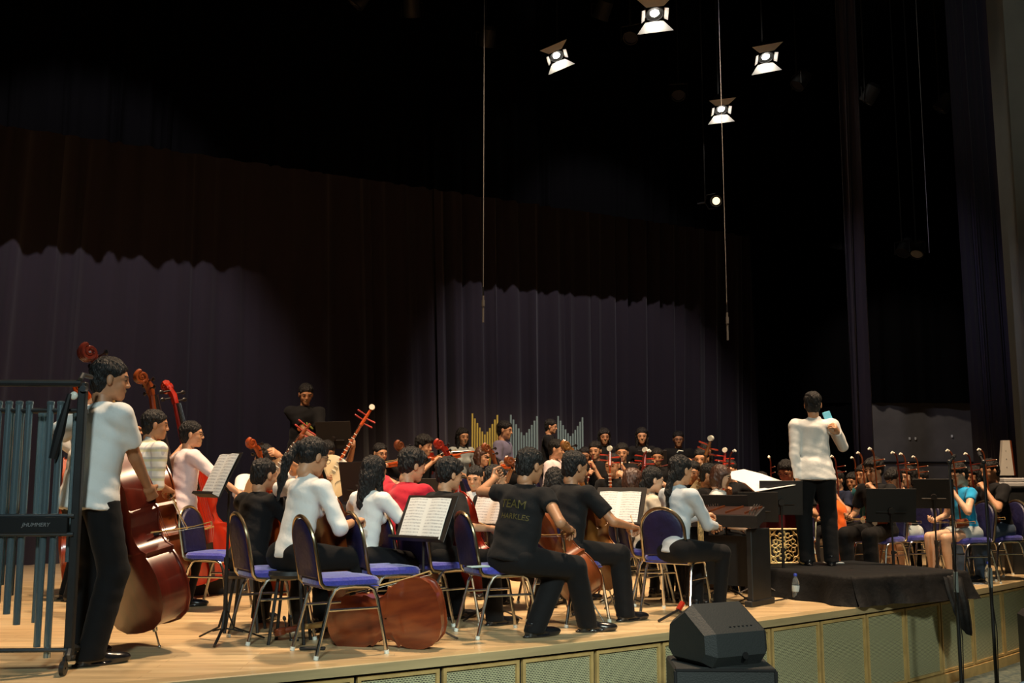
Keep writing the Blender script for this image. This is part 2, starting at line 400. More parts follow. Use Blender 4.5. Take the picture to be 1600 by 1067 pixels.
FAB = dict(white=fabric('white', (.78, .78, .76)), blackc=fabric('black', (.006, .006, .007)), trouser=fabric('trousers', (.0045, .0045, .0055)),
    red=fabric('red', (.52, .012, .03)), grey=fabric('blue_grey', (.50, .55, .60)), cyan=fabric('cyan', (.015, .36, .72)), lav=fabric('lavender', (.22, .20, .30)),
    pink=fabric('pale_pink', (.80, .66, .66)), jeans=fabric('denim', (.06, .10, .17)), navy=fabric('navy', (.012, .018, .045)), cream=fabric('cream', (.72, .66, .54)),
    greyt=fabric('grey_tee', (.42, .46, .44)), teal=fabric('teal', (.02, .17, .20)), orange=fabric('orange', (.75, .12, .01)), shorts=fabric('shorts', (.55, .62, .64)), brown=fabric('brown', (.10, .055, .03)))
def plaid():
    m = mat('cloth_plaid', (.74, .73, .68), .85); nt = m.node_tree; b = nt.nodes['Principled BSDF']
    tc = nt.nodes.new('ShaderNodeTexCoord'); sp = nt.nodes.new('ShaderNodeSeparateXYZ'); nt.links.new(tc.outputs['Object'], sp.inputs[0]); last = None
    for ax, ph, cc in (('Z', 0, (.40, .42, .40)), ('X', .4, (.42, .40, .46)), ('Z', 1.3, (.62, .60, .30))):
        a = nt.nodes.new('ShaderNodeMath'); a.operation = 'MULTIPLY_ADD'; a.inputs[1].default_value = 80; a.inputs[2].default_value = ph; nt.links.new(sp.outputs[ax], a.inputs[0])
        s = nt.nodes.new('ShaderNodeMath'); s.operation = 'SINE'; nt.links.new(a.outputs[0], s.inputs[0])
        g = nt.nodes.new('ShaderNodeMath'); g.operation = 'GREATER_THAN'; g.inputs[1].default_value = .72; nt.links.new(s.outputs[0], g.inputs[0])
        f = nt.nodes.new('ShaderNodeMath'); f.operation = 'MULTIPLY'; f.inputs[1].default_value = .65; nt.links.new(g.outputs[0], f.inputs[0])
        mx = nt.nodes.new('ShaderNodeMix'); mx.data_type = 'RGBA'; nt.links.new(f.outputs[0], mx.inputs[0]); mx.inputs[7].default_value = (*cc, 1)
        if last is None: mx.inputs[6].default_value = (.76, .75, .70, 1)
        else: nt.links.new(last, mx.inputs[6])
        last = mx.outputs[2]
    nt.links.new(last, b.inputs['Base Color']); return m
FAB['plaid'] = plaid()
UP = .285; FO = .255; TH = .43; SH = .42
def person(label, hx, hy, d, level=0., face=30., kind='sit', shirt='white', sleeve='tee', bottom='trouser', hair='short', lean=8., side=0., twist=0., yaw=0., pitch=8.,
           lh=(-.2, .35, .62), rh=(.2, .35, .62), lhand='relax', rhand='relax', lpalm=None, rpalm=None, feet=None, lod=None, girl=False, collar=False, untuck=True,
           group=None, glasses=False, skin=None, S=None, shoes='shoe', haircol=None, hipz=None, wide=1., elbow=(0, 0), foot_h=None, poleR=None, poleL=None, gone=False):
    """hx, hy: where the head centre shows in the photograph, d: distance from the camera; level: height of what the person's chair or feet stand on"""
    if lod is None: lod = 0 if d < 9.3 else 1
    SK = skin or SKIN; HM = haircol or HAIR
    Rt = rotz(R(twist))@rotx(-R(lean))@roty(R(side)); hz = hipz or (.555 if kind == 'sit' else .93)
    P = V(0, 0, hz); T = lambda x, y, z: P+Rt@V(x, y, z); N = T(0, 0, .49)
    Rh = rotz(R(yaw+twist))@rotx(-R(pitch)); H = N+norm(Rt[:, 2]*.5+V(0, .12, .6))*.15
    target = W(hx, hy, d); Rw = rotz(R(face)-PI/2)
    S = S or float(np.clip((target[2]-level)/H[2], .86, 1.10))
    err = (target[2]-level)/H[2]
    loc = target-S*(Rw@H); loc[2] = level
    o = thing('person', label, 'person', loc, R(face)-PI/2, group); o.scale = (S, S, S)
    toL = lambda w: Rw.T@(np.asarray(w, float)-loc)/S
    sw = .158 if girl else .178
    shL, shR = T(-sw, 0, .43), T(sw, 0, .43)
    def tgt(h):
        h = h(o) if callable(h) else h
        return toL(h[1]) if isinstance(h, tuple) and len(h) == 2 and h[0] == 'w' else V(*h)
    eL, wL = ik(shL, tgt(lh), UP, FO, V(*poleL) if poleL else norm(Rt@V(-.6-elbow[0], -.5, -.75))); eR, wR = ik(shR, tgt(rh), UP, FO, V(*poleR) if poleR else norm(Rt@V(.6+elbow[1], -.5, -.75)))
    hipL, hipR = T(-.088, .0, -.02), T(.088, 0, -.02)
    if feet is None: feet = ((-.15, .40, .0), (.15, .40, .0)) if kind == 'sit' else ((-.12, .02, 0), (.12, .03, 0))
    aL, aR = V(*feet[0])+V(0, 0, .085), V(*feet[1])+V(0, 0, .085)
    kL, aL = ik(hipL, aL, TH, SH, (-.15, 1, .9)); kR, aR = ik(hipR, aR, TH, SH, (.15, 1, .9))
    MT = (np.diag([1/(1.24*wide), 1/(.84*wide), 1.])@Rt.T) if not girl else (np.diag([1/1.12, 1/.80, 1.])@Rt.T)
    h = (.0145, .021)[lod]
    # --- skin
    vs, qs, ms = [], [], []; n = 0
    def addm(v, q, mi=None):
        nonlocal n
        vs.append(v); qs.append(q+n); ms.append(np.zeros(len(q), int) if mi is None else mi); n += len(v)
    sk = [rc(T(0, 0, .0), T(0, 0, .36), .078, .085, .03, MT), rc(T(-sw*.75, 0, .43), T(sw*.75, 0, .43), .045, .045, .02),
          rc(T(0, 0, .40), H+Rh@V(0, -.03, -.085), .058, .052, .03)]
    for s_, e_, w_ in ((shL, eL, wL), (shR, eR, wR)): sk += [rc(s_, e_, .048, .036, .02), rc(e_, w_, .039, .025, .01)]
    for h_, k_, a_ in ((hipL, kL, aL), (hipR, kR, aR)): sk += [rc(h_, k_, .075, .05, .03), rc(k_, k_+(a_-k_)*.35, .052, .05, .01), rc(k_+(a_-k_)*.35, a_, .05, .03, .01)]
    if shoes == 'bare':
        for a_, sg in ((aL, -1), (aR, 1)): sk += [rc(a_+V(0, -.03, -.05), a_+V(.01*sg, .15, -.065), .032, .02, .02)]
    addm(*nets(sk, h))
    hv, hq, hm = head_unit(lod); addm(hv@Rh.T+H, hq, hm)
    for w_, e_, st, palm, sg in ((wL, eL, lhand, lpalm, 1), (wR, eR, rhand, rpalm, -1)):
        v, q = hand_unit(st, lod)
        if sg < 0: v = v*V(-1, 1, 1); q = q[:, ::-1]
        fd = norm(w_-e_); pd = V(*palm) if palm is not None else V(0, 0, -1)
        addm(v@frame(fd, -pd).T+w_, q)
    me = mesh_np('body', np.concatenate(vs), np.concatenate(qs), None, [SK, EYE, LIP, BROW], np.concatenate(ms)); b = link('body', me, o)
    # --- hair
    v, q = hair_unit(hair, lod); link('hair', mesh_np('hair', v@Rh.T+H, q, None, [HM]), o)
    # --- shirt
    f = {'tee': .72, 'cap': .4, 'none': .12, 'long': 1.6, 'elbow': 1.12, 'three': 1.45}[sleeve]; g = .012
    cl = [rc(T(0, 0, -.02), T(0, 0, .17), .134 if not girl else .122, .126 if not girl else .108, .03, MT), rc(T(0, .0, .17), T(0, .0, .36), .126 if not girl else .108, .136 if not girl else .122, .04, MT),
          rc(T(-sw*.8, -.005, .425), T(sw*.8, -.005, .425), .063, .063, .035), rc(T(0, -.01, .41), T(0, .0, .50), .10, .062, .03, cut=[(T(0, 0, .495), Rt[:, 2])])]
    if girl: cl += [el(T(.06, .085, .30), (.055, .045, .05), .03), el(T(-.06, .085, .30), (.055, .045, .05), .03)]
    if untuck: cl += [rc(T(0, .0, -.10), T(0, 0, .02), .156 if not girl else (.146 if kind == 'stand' else .126), .136 if not girl else .118, .03, np.diag([1/(1.27 if kind == 'stand' else 1.2), 1/(1.0 if kind == 'stand' else .9), 1.])@Rt.T)]
    if collar: cl += [rc(N-Rt[:, 2]*.03, N+Rt[:, 2]*.03+Rt[:, 1]*.005, .074, .066, .006, cut=[(N+Rt[:, 2]*.022-Rt[:, 1]*.004, norm(Rt[:, 2]+Rt[:, 1]*.3))])]
    for s_, e_, w_ in ((shL, eL, wL), (shR, eR, wR)):
        r0 = .068 if not girl else .056
        if f <= 1.0: e = s_+(e_-s_)*f; cl += [rc(s_, e_, r0, .064 if f > .5 and not girl else .05, .03, cut=[(e, e_-s_)])]
        else:
            e = e_+(w_-e_)*min(f-1+.0, .92) if f < 1.5 else e_+(w_-e_)*.93
            cl += [rc(s_, e_, r0, .05, .03), rc(e_, w_, .05, .036, .02, cut=[(e, w_-e_)])]
    ph = random.uniform(0, 6); am = .0024 if lod == 0 else .0028
    hemcut = [(T(0, 0, (-.105 if kind == 'stand' else -.045) if untuck else -.03), -Rt[:, 2])]
    wr = lambda X, Y, Z: am*(np.sin(34*X+20*Z+ph+1.5*np.sin(19*Y))*np.sin(41*Z-16*X+ph)+.6*np.sin(75*Z+30*Y+22*X+ph))
    v, q = shirt_mesh(cl, (.0115, .018)[lod], wr, hemcut, T, Rt, kind); link('shirt', mesh_np('shirt', v, q, None, [FAB[shirt] if isinstance(shirt, str) else shirt]), o)
    # --- trousers / shorts
    cp = [rc(T(-.035, -.005, -.02), T(.035, -.005, -.02), .100, .100, .03, np.diag([1/1.1, 1/.98, 1.])@Rt.T), rc(T(0, 0, -.02), T(0, 0, .08), .105, .104, .03, MT, cut=[(T(0, 0, .08), Rt[:, 2])])]
    sh = bottom in ('shorts', 'skirt')
    for h_, k_, a_ in ((hipL, kL, aL), (hipR, kR, aR)):
        if sh: cp += [rc(h_, k_, .096, .075, .03, cut=[(h_+(k_-h_)*(.45 if bottom == 'shorts' else .8), k_-h_)])]
        else:
            fz = V(0, 0, 1.)
            cp += [rc(h_, k_, .104, .082 if not girl else .066, .03), rc(k_, a_+V(0, -.01, -.05), .082 if not girl else .066, .072 if not girl else .052, .02, cut=[(a_+V(0, 0, -.055), -fz)])]
    v, q = nets(cp, (.0125, .02)[lod], lambda X, Y, Z: .6*wr(X, Y, Z), cuts=[(T(0, 0, -.04), Rt[:, 2])] if kind == 'stand' and untuck else ()); link('trousers' if not sh else bottom, mesh_np('trousers', v, q, None, [FAB['trouser' if bottom == 'skirt' else bottom]]), o)
    if shoes != 'bare':
        for a_, k_, sg in ((aL, kL, -1), (aR, kR, 1)):
            v, q = shoe_unit(); A = a_-V(0, 0, .085); link('shoe', mesh_np('shoe', v@rotz(-sg*R(10)).T+A+V(0, .01, 0), q, None, [SHOE if shoes == 'shoe' else FAB['white']]), o)
    if glasses:
        mb = MB()
        for sg in (-1, 1):
            c = V(sg*.033, .1, 0); mb.tube([c+V(.024*math.cos(a), 0, .016*math.sin(a)) for a in np.arange(10)*2*PI/10], .0018, 5, closed=True)
            mb.tube([V(sg*.057, .1, .004), V(sg*.079, .05, .006), V(sg*.083, -.005, 0)], .0016, 5)
        mb.tube([V(-.01, .101, .003), V(.01, .101, .003)], .0018, 5)
        mb.build('glasses', mat('glasses_black', (.02, .02, .02), .3), o, M4(Rh, H))
    o['_'] = 0; del o['_']
    toW = lambda p: loc+S*(Rw@np.asarray(p, float))
    info = dict(o=o, S=S, loc=loc, toW=toW, toL=toL, wL=toW(wL), wR=toW(wR), H=toW(H), hip=toW(P), kL=toW(kL), kR=toW(kR), Rw=Rw, face=face, T=lambda x, y, z: toW(T(x, y, z)), Rt=Rt, err=err,
                hL=toW(wL+norm(wL-eL)*.075), hR=toW(wR+norm(wR-eR)*.075))
    if not .92 < err < 1.05: print('SCALE %.2f  %s' % (err, label))
    return info

# ============================================================ materials of the props
CHROME = mat('chrome', (.62, .60, .55), .22, 1.); BRASSY = mat('brassy_tube', (.45, .36, .22), .28, 1.); GLIDE = mat('pale_glide', (.75, .8, .75), .5)
BLUE = mat('blue_upholstery', (.045, .052, .42), .85, sheen=.5, bump=.3, bscale=60, noise=.25, nscale=30); BLUED = mat('blue_vinyl', (.010, .009, .055), .5, noise=.3, nscale=18, bump=.2, bscale=30)
BLK = mat('black_metal', (.012, .012, .013), .42, spec=.5); BLKP = mat('black_paint', (.016, .017, .018), .5, noise=.3, nscale=12)
STANDM = mat('stand_black', (.017, .013, .011), .5, spec=.4); BONE = mat('white_bone', (.85, .82, .70), .4); WHITEP = mat('paper', (.82, .82, .80), .8)
EBONY = mat('ebony', (.012, .010, .010), .35); STR = mat('string_steel', (.5, .5, .48), .3, 1.)
def wood(name, c, c2, vec=(1, 1, .2), coat=.6, rough=.3, ns=14): return mat(name, c, rough, noise=1, col2=c2, nscale=ns, vec=vec, coat=coat)
VARN = dict(dark=wood('varnish_dark_red', (.13, .014, .006), (.075, .008, .004)), red=wood('varnish_red', (.42, .022, .006), (.28, .012, .004)), orange=wood('varnish_orange', (.48, .075, .01), (.35, .045, .008)),
    redbrown=wood('varnish_red_brown', (.25, .050, .012), (.13, .020, .006), coat=.9), brown=wood('varnish_brown', (.24, .055, .012), (.12, .022, .006)), amber=wood('varnish_amber', (.36, .13, .03), (.24, .075, .015)))
SPRUCE = wood('soundboard_cream', (.74, .58, .34), (.66, .49, .26), coat=.2)
MAPLE = wood('neck_pale_wood', (.50, .33, .12), (.42, .26, .09), coat=.4)
# ------------------------------------------------------------ banquet chair
def make_chair():
    t = thing('banquet_chair', 'blue banquet chair', 'chair')
    mb = MB(); A = []
    for (s_, z) in ((.90, .405), (1., .42), (1.0, .445), (.93, .463), (.6, .472), (.02, .474)):
        ring = []
        for k in range(28):
            a = 2*PI*k/28; c, s = math.cos(a), math.sin(a); x = .205*math.copysign(abs(c)**.45, c); y = .205*math.copysign(abs(s)**.45, s); ring.append((x*s_, y*s_+.01, z-.008*(y > .15)))
        A.append(ring+[ring[0]])
    mb.grid(A); mb.box((0, .01, .404), (.36, .36, .006)); mb.build('seat', BLUE, t)
    # backrest: arch outline in the plane tilted back
    Rb = rotx(R(11)); o0 = V(0, -.185, .44)
    def arch(w, z0, z1, n=22):
        P = [(-w, z0)]
        for k in range(n+1): a = PI-PI*k/n; P.append((w*math.cos(a), z1-w*.95+w*.95*math.sin(a)))
        P.append((w, z0)); return P
    pts = arch(.165, .02, .375); mb = MB(); rings = []
    c = V(0, .18)
    for (f, y) in ((.02, -.022), (.6, -.022), (.94, -.018), (1, -.010), (1, .010), (.94, .022), (.6, .03), (.02, .032)):
        ring = [tuple(o0+Rb@V(c[0]+(x-c[0])*f, y, c[1]+(z-c[1])*f)) for x, z in pts]; rings.append(ring+[ring[0]])
    mb.m = 0; mb.grid(np.array(rings)[::-1]); mb.build('backrest', [BLUED], t)
    mb = MB(); P = [o0+Rb@V(x, 0, z) for x, z in arch(.183, -.02, .392)]
    P = [V(-.183, .1, .402), V(-.183, -.10, .402), V(-.183, -.165, .412), V(-.183, -.185, .435)]+P[1:-1]+[V(.183, -.185, .435), V(.183, -.165, .412), V(.183, -.10, .402), V(.183, .1, .402)]
    mb.tube(P, .0125, 8); mb.build('back_frame', BRASSY, t)
    for sx in (-1, 1):
        x = .19*sx; top = [V(x, -.10, .39), V(x, -.075, .405), V(x, .02, .41)]
        mb = MB(); mb.tube([V(x*1.08, -.215, .01), V(x*1.0, -.13, .34)]+top, .0115, 8); lg = mb.build('leg', CHROME, t); m2 = MB(); m2.cyl(V(x*1.08, -.216, 0), V(x*1.078, -.212, .022), .015, 10); m2.build('foot_cap', GLIDE, lg)
        mb = MB(); mb.tube([V(x*1.08, .235, .01), V(x*1.0, .175, .33), V(x, .15, .385), V(x, .11, .405), V(x, .02, .41)], .0115, 8); lg = mb.build('leg', CHROME, t); m2 = MB(); m2.cyl(V(x*1.08, .236, 0), V(x*1.078, .232, .022), .015, 10); m2.build('foot_cap', GLIDE, lg)
        mb = MB(); mb.tube([V(x*1.01, -.155, .275), V(x*1.01, .192, .275)], .0085, 8); mb.build('stretcher', CHROME, t)
    mb = MB(); mb.tube([V(-.17, -.12, .394), V(.17, -.12, .394), V(.17, .14, .394), V(-.17, .14, .394)], .008, 6, closed=True); mb.build('seat_frame', CHROME, t)
    return t
CHAIR0 = make_chair(); CH = [0]
def chair(loc, face, label, group='blue banquet chairs on the stage'):
    o = CHAIR0 if CH[0] == 0 else copy_tree(CHAIR0); CH[0] += 1
    return place(o, loc, R(face)-PI/2, label, group)
# ------------------------------------------------------------ music stand
def sheet_mat(name='sheet_print', base=(.80, .80, .77), ink=(.42, .42, .43), rows=14):
    m = mat(name, base, .8); nt = m.node_tree; b = nt.nodes['Principled BSDF']
    tc = nt.nodes.new('ShaderNodeTexCoord'); sp = nt.nodes.new('ShaderNodeSeparateXYZ'); nt.links.new(tc.outputs['Object'], sp.inputs[0])
    def M(op, a, b_=None, c=None):
        n = nt.nodes.new('ShaderNodeMath'); n.operation = op
        for i, x in enumerate((a, b_, c)):
            if x is None: continue
            if isinstance(x, (int, float)): n.inputs[i].default_value = x
            else: nt.links.new(x, n.inputs[i])
        return n.outputs[0]
    X, Z = sp.outputs['X'], sp.outputs['Z']
    row = M('FRACT', M('MULTIPLY', Z, rows/.30)); inrow = M('LESS_THAN', M('ABSOLUTE', M('SUBTRACT', row, .5)), .24)
    cm = M('LESS_THAN', M('ABSOLUTE', M('SUBTRACT', M('ABSOLUTE', X), .108)), .088)
    n = nt.nodes.new('ShaderNodeTexNoise'); n.inputs['Scale'].default_value = 90; n.inputs['Detail'].default_value = 2; nt.links.new(tc.outputs['Object'], n.inputs['Vector'])
    blot = M('MULTIPLY_ADD', M('GREATER_THAN', n.outputs[0], .5), .5, .3)
    f = M('MULTIPLY', M('MULTIPLY', inrow, cm), blot); mx = nt.nodes.new('ShaderNodeMix'); mx.data_type = 'RGBA'
    nt.links.new(f, mx.inputs[0]); mx.inputs[6].default_value = (*base, 1); mx.inputs[7].default_value = (*ink, 1); nt.links.new(mx.outputs[2], b.inputs['Base Color']); return m
SHEET = sheet_mat()
def music_stand(base, face, label, h=1.0, tilt=25., sheet=None, size=(.50, .34), thick=False, group='black music stands on the stage', legs=(90, 210, 330), off=0., fwd=.03):
    """face: direction (deg) that the front of the tray looks to; base: on the floor; h: height of the tray's lower edge"""
    base = V(*base); t = thing('music_stand', label, 'music stand', base, R(face)-PI/2, group); w, hh = size
    Rt = rotx(R(tilt)); c = V(0, 0, h-base[2]*0)   # local: front looks to +Y; tray rises from z=h, leaning back to -Y
    up = Rt@V(0, 0, 1); nrm = Rt@V(0, 1, 0); c0 = V(off, fwd, h)
    mb = MB(); mb.cyl((0, 0, .08), (0, 0, h*.55), .014, 10); mb.cyl((0, 0, h*.5), (0, 0, h+.04), .009, 10); mb.tube([V(0, 0, h-.02), V(0, 0, h+.03), c0+up*.12-nrm*.02], .010, 8); mb.build('post', STANDM, t)
    mb = MB(); mb.cyl((0, 0, h*.53), (0, 0, h*.58), .02, 10); mb.ball((.022, 0, h*.555), .013, 8, 6); mb.build('clamp_knob', STANDM, t)
    for a in legs:
        d = V(math.cos(R(a)), math.sin(R(a)), 0); mb = MB(); mb.tube([V(0, 0, .20)+d*.012, V(0, 0, .09)+d*.06, d*.26+V(0, 0, .012)], .010, 6, flat=(1, .6)); mb.tube([V(0, 0, .085)+d*.012, V(0, 0, .06)+d*.12], .006, 6); mb.build('leg', STANDM, t)
    mb = MB(); mb.box(c0+up*hh/2, (w, .006, hh), Rt, .002)
    mb.box(c0+nrm*.03, (w, .06, .004), Rt); mb.box(c0+nrm*.058+up*.007, (w, .004, .018), Rt); mb.tube([c0-nrm*.012+up*.10-V(w*.3, 0, 0), c0-nrm*.012+up*.10+V(w*.3, 0, 0)], .008, 6)
    mb.cyl(c0-nrm*.004+up*.12, c0-nrm*.04+up*.12, .03, 10); mb.build('tray', STANDM, t)
    if sheet:
        Rw = rotz(R(face)-PI/2); sw, shh, slabel = sheet[0], sheet[1], sheet[2]; sm = sheet[3] if len(sheet) > 3 else SHEET
        mb = MB()
        A = []
        for i in range(13):
            x = (i/12-.5)*sw; bow = .012*(1-abs(abs(x)/(sw/2)-.5)*2)**1.0 + .004
            A.append([(x, -0.004, 0), (x, bow, shh*.5), (x, bow*.9+.002, shh)])
        A = np.array(A)[:, :, :]; mb.grid(A[::-1]);
        B = A-np.array([0, .0025, 0]); mb.grid(B)
        s_ = mb.build('sheet_music', sm, None, M4(Rw@Rt, base+Rw@(c0+nrm*.010+up*.004)), ang=80); tag(s_, slabel, 'sheet music', 'open scores on music stands')
    return t
# ------------------------------------------------------------ bowed instruments: cello, bass, fiddle
OUT_C = [(.12, 0), (.45, .008), (.75, .045), (.94, .115), (1, .2), (.97, .285), (.88, .35), (.80, .385), (.86, .405), (.70, .43), (.60, .475), (.57, .52), (.60, .565), (.70, .61), (.73, .635), (.68, .65), (.74, .71), (.785, .79), (.75, .87), (.60, .94), (.36, .985), (.12, 1.)]
OUT_B = [(.12, 0), (.45, .008), (.75, .045), (.94, .115), (1, .2), (.97, .285), (.88, .35), (.80, .385), (.85, .405), (.70, .43), (.60, .475), (.57, .52), (.60, .565), (.68, .605), (.70, .63), (.66, .65), (.69, .70), (.70, .76), (.62, .83), (.46, .90), (.28, .955), (.12, 1.)]
def spiral(c, r, turns=1.6, n=22, x=0., sgn=1):
    return [V(c[0]+x, c[1]+sgn*(-r*(1-.75*k/n)*math.sin(2*PI*turns*k/n)), c[2]+r*(1-.75*k/n)*math.cos(2*PI*turns*k/n)) for k in range(n+1)]
def fiddle(kind, M, label, cat, varnish='brown', neckm=None, group=None, pin=True, pegs=True, name=None, face=None):
    L, w, dp, out, neckL, headL, pinL = {'cello': (.75, .215, .115, OUT_C, .28, .17, .24), 'bass': (1.12, .34, .19, OUT_B, .50, .26, .14), 'violin': (.355, .104, .034, OUT_C, .135, .09, 0)}[kind]
    k = L/.75; vm = VARN[varnish]; t = thing(name or {'cello': 'cello', 'bass': 'double_bass', 'violin': 'fiddle'}[kind], label, cat, M=M, group=group)
    z0 = pinL; o = [(x*w, z0+z*L) for x, z in out]; o = o+[(-x, z) for x, z in o[::-1]]; cen = V(0, z0+L*.46)
    rings = []
    for (f, y) in [(.02, -dp/2-.032*k), (.5, -dp/2-.027*k), (.78, -dp/2-.016*k), (.93, -dp/2-.004*k), (1.03, -dp/2-.002*k), (1.03, -dp/2+.004*k), (.985, -dp/2+.005*k), (.985, dp/2-.005*k), (1.03, dp/2-.004*k), (1.03, dp/2+.002*k), (.93, dp/2+.004*k), (.78, dp/2+.016*k), (.5, dp/2+.027*k), (.02, dp/2+.032*k)]:
        ring = [(x*f, y, cen[1]+(z-cen[1])*(f if f < .98 else 1+(f-1)*.6)) for x, z in o]; rings.append(ring+[ring[0]])
    mb = MB(); mb.grid(rings); mb.build('body', vm if face is None else vm, t, ang=30)
    if face is not None:
        mb = MB(); mb.grid([[(x*f, y+.001, cen[1]+(z-cen[1])*f) for x, z in o+[o[0]]] for f, y in ((1.01, dp/2+.003*k), (.93, dp/2+.005*k), (.78, dp/2+.017*k), (.5, dp/2+.028*k), (.02, dp/2+.033*k))]); mb.build('front_plate', face, t)
    zt = z0+L; yb = dp/2+.02*k
    mb = MB(); mb.tube([V(0, yb-.03*k, zt-.03*k), V(0, yb-.012*k, zt+.03*k), V(0, yb-.008*k, zt+neckL)], [.028*k, .02*k, .0165*k], 10); mb.build('neck', neckm or vm, t)
    mb = MB(); mb.tube([V(0, yb+.026*k, zt-L*.27), V(0, yb+.010*k, zt+neckL)], [.029*k, .016*k], 10, flat=(1, .35)); mb.build('fingerboard', EBONY, t)
    # scroll with peg box, leaning back
    zn = zt+neckL; mb = MB(); e = V(0, yb-.045*k, zn+headL*.62)
    mb.tube([V(0, yb-.008*k, zn), V(0, yb-.014*k, zn+headL*.3), e], [.0175*k, .021*k, .017*k], 8, flat=(1, 1.3))
    r = headL*.21
    for sx in (-1, 1): mb.tube(spiral(e+V(0, -r*.2, 0), r, 1.6, 20, sx*.013*k, 1), [.011*k]*17+[.009*k]*4, 7)
    mb.tube(spiral(e+V(0, -r*.2, 0), r*.98, .95, 14), .016*k, 7); mb.ball(e+V(0, -r*.2, 0), (.026*k, r*.38, r*.38), 10, 7); mb.build('scroll', vm, t)
    if pegs:
        for i in range(4):
            sx = 1 if i % 2 else -1; z = zn+headL*(.10+.13*i); mb = MB(); c = V(0, yb-.016*k, z); mb.cyl(c, c+V(sx*.062*k, 0, 0), .0048*k, 8); mb.ball(c+V(sx*.075*k, 0, 0), (.018*k, .006*k, .013*k), 8, 6); mb.build('peg', EBONY, t)
    zb = z0+L*.42; mb = MB(); mb.prism([(-.045*k, 0), (.045*k, 0), (.04*k, .02*k), (.036*k, .055*k), (0, .066*k), (-.036*k, .055*k), (-.04*k, .02*k)], -.004*k, .004*k, c=(0, dp/2+.026*k, zb)); mb.build('bridge', MAPLE, t)
    mb = MB(); mb.tube([V(0, dp/2+.018*k, z0+.02*k), V(0, dp/2+.05*k, z0+L*.30)], [.016*k, .028*k], 8, flat=(1, .35)); mb.build('tailpiece', EBONY, t)
    for i in range(4):
        x = (i-1.5)*.012*k; mb = MB(); mb.tube([V(x, dp/2+.058*k, z0+L*.30), V(x*1.3, dp/2+.094*k, zb), V(x*.6, yb+.026*k, zn)], .0011*max(k, .8), 4); mb.build('string', STR, t)
    for sx in (-1, 1):
        mb = MB(); P = [V(sx*(.075+.018*math.sin(a*2.6)-.012*a)*k*1.05, dp/2+.0225*k-abs(a)*.004*k, z0+L*.42+a*.085*k) for a in np.linspace(-1, 1, 9)]
        mb.tube(P, [.006*k, .004*k]+[.0035*k]*5+[.004*k, .006*k], 6, flat=(1, .5)); mb.build('sound_hole', EBONY, t)
    if pin and pinL: mb = MB(); mb.cyl((0, 0, .01), (0, 0, z0+.01), .006, 8); mb.ball((0, 0, .012), .011, 8, 6); mb.lathe([(.014, z0-.03), (.02, z0), (.012, z0+.01)], 10); mb.build('endpin', CHROME, t)
    return t
def aim(origin, upv, front):
    """matrix with local z along upv, local y as near front as possible"""
    z = norm(upv); y = V(*front); y = norm(y-z*np.dot(y, z)); x = np.cross(y, z); return M4(np.stack([x, y, z], 1), origin)
def bow(a, b, label, group='bows of the string players', frogdown=(0, 0, -1), thick=.0042):
    a, b = V(*a), V(*b); t = thing('bow', label, 'bow', M=M4(frame(b-a, -V(*frogdown)), a), group=group); L = np.linalg.norm(b-a)
    mb = MB(); mb.tube([V(0, 0, 0), V(0, L*.3, -.006), V(0, L*.7, -.008), V(0, L, .004)], [thick*1.2, thick, thick*.9, thick*.8], 6); mb.tube([V(0, L, .004), V(0, L+.004, -.018)], thick, 6); mb.build('stick', MAPLE, t)
    mb = MB(); mb.box((0, .04, -.014), (.01, .04, .02), None, .003); mb.build('frog', EBONY, t)
    mb = MB(); mb.box((0, L/2+.03, -.019), (.008, L-.06, .0015)); mb.build('bow_hair', BONE, t)
    return t
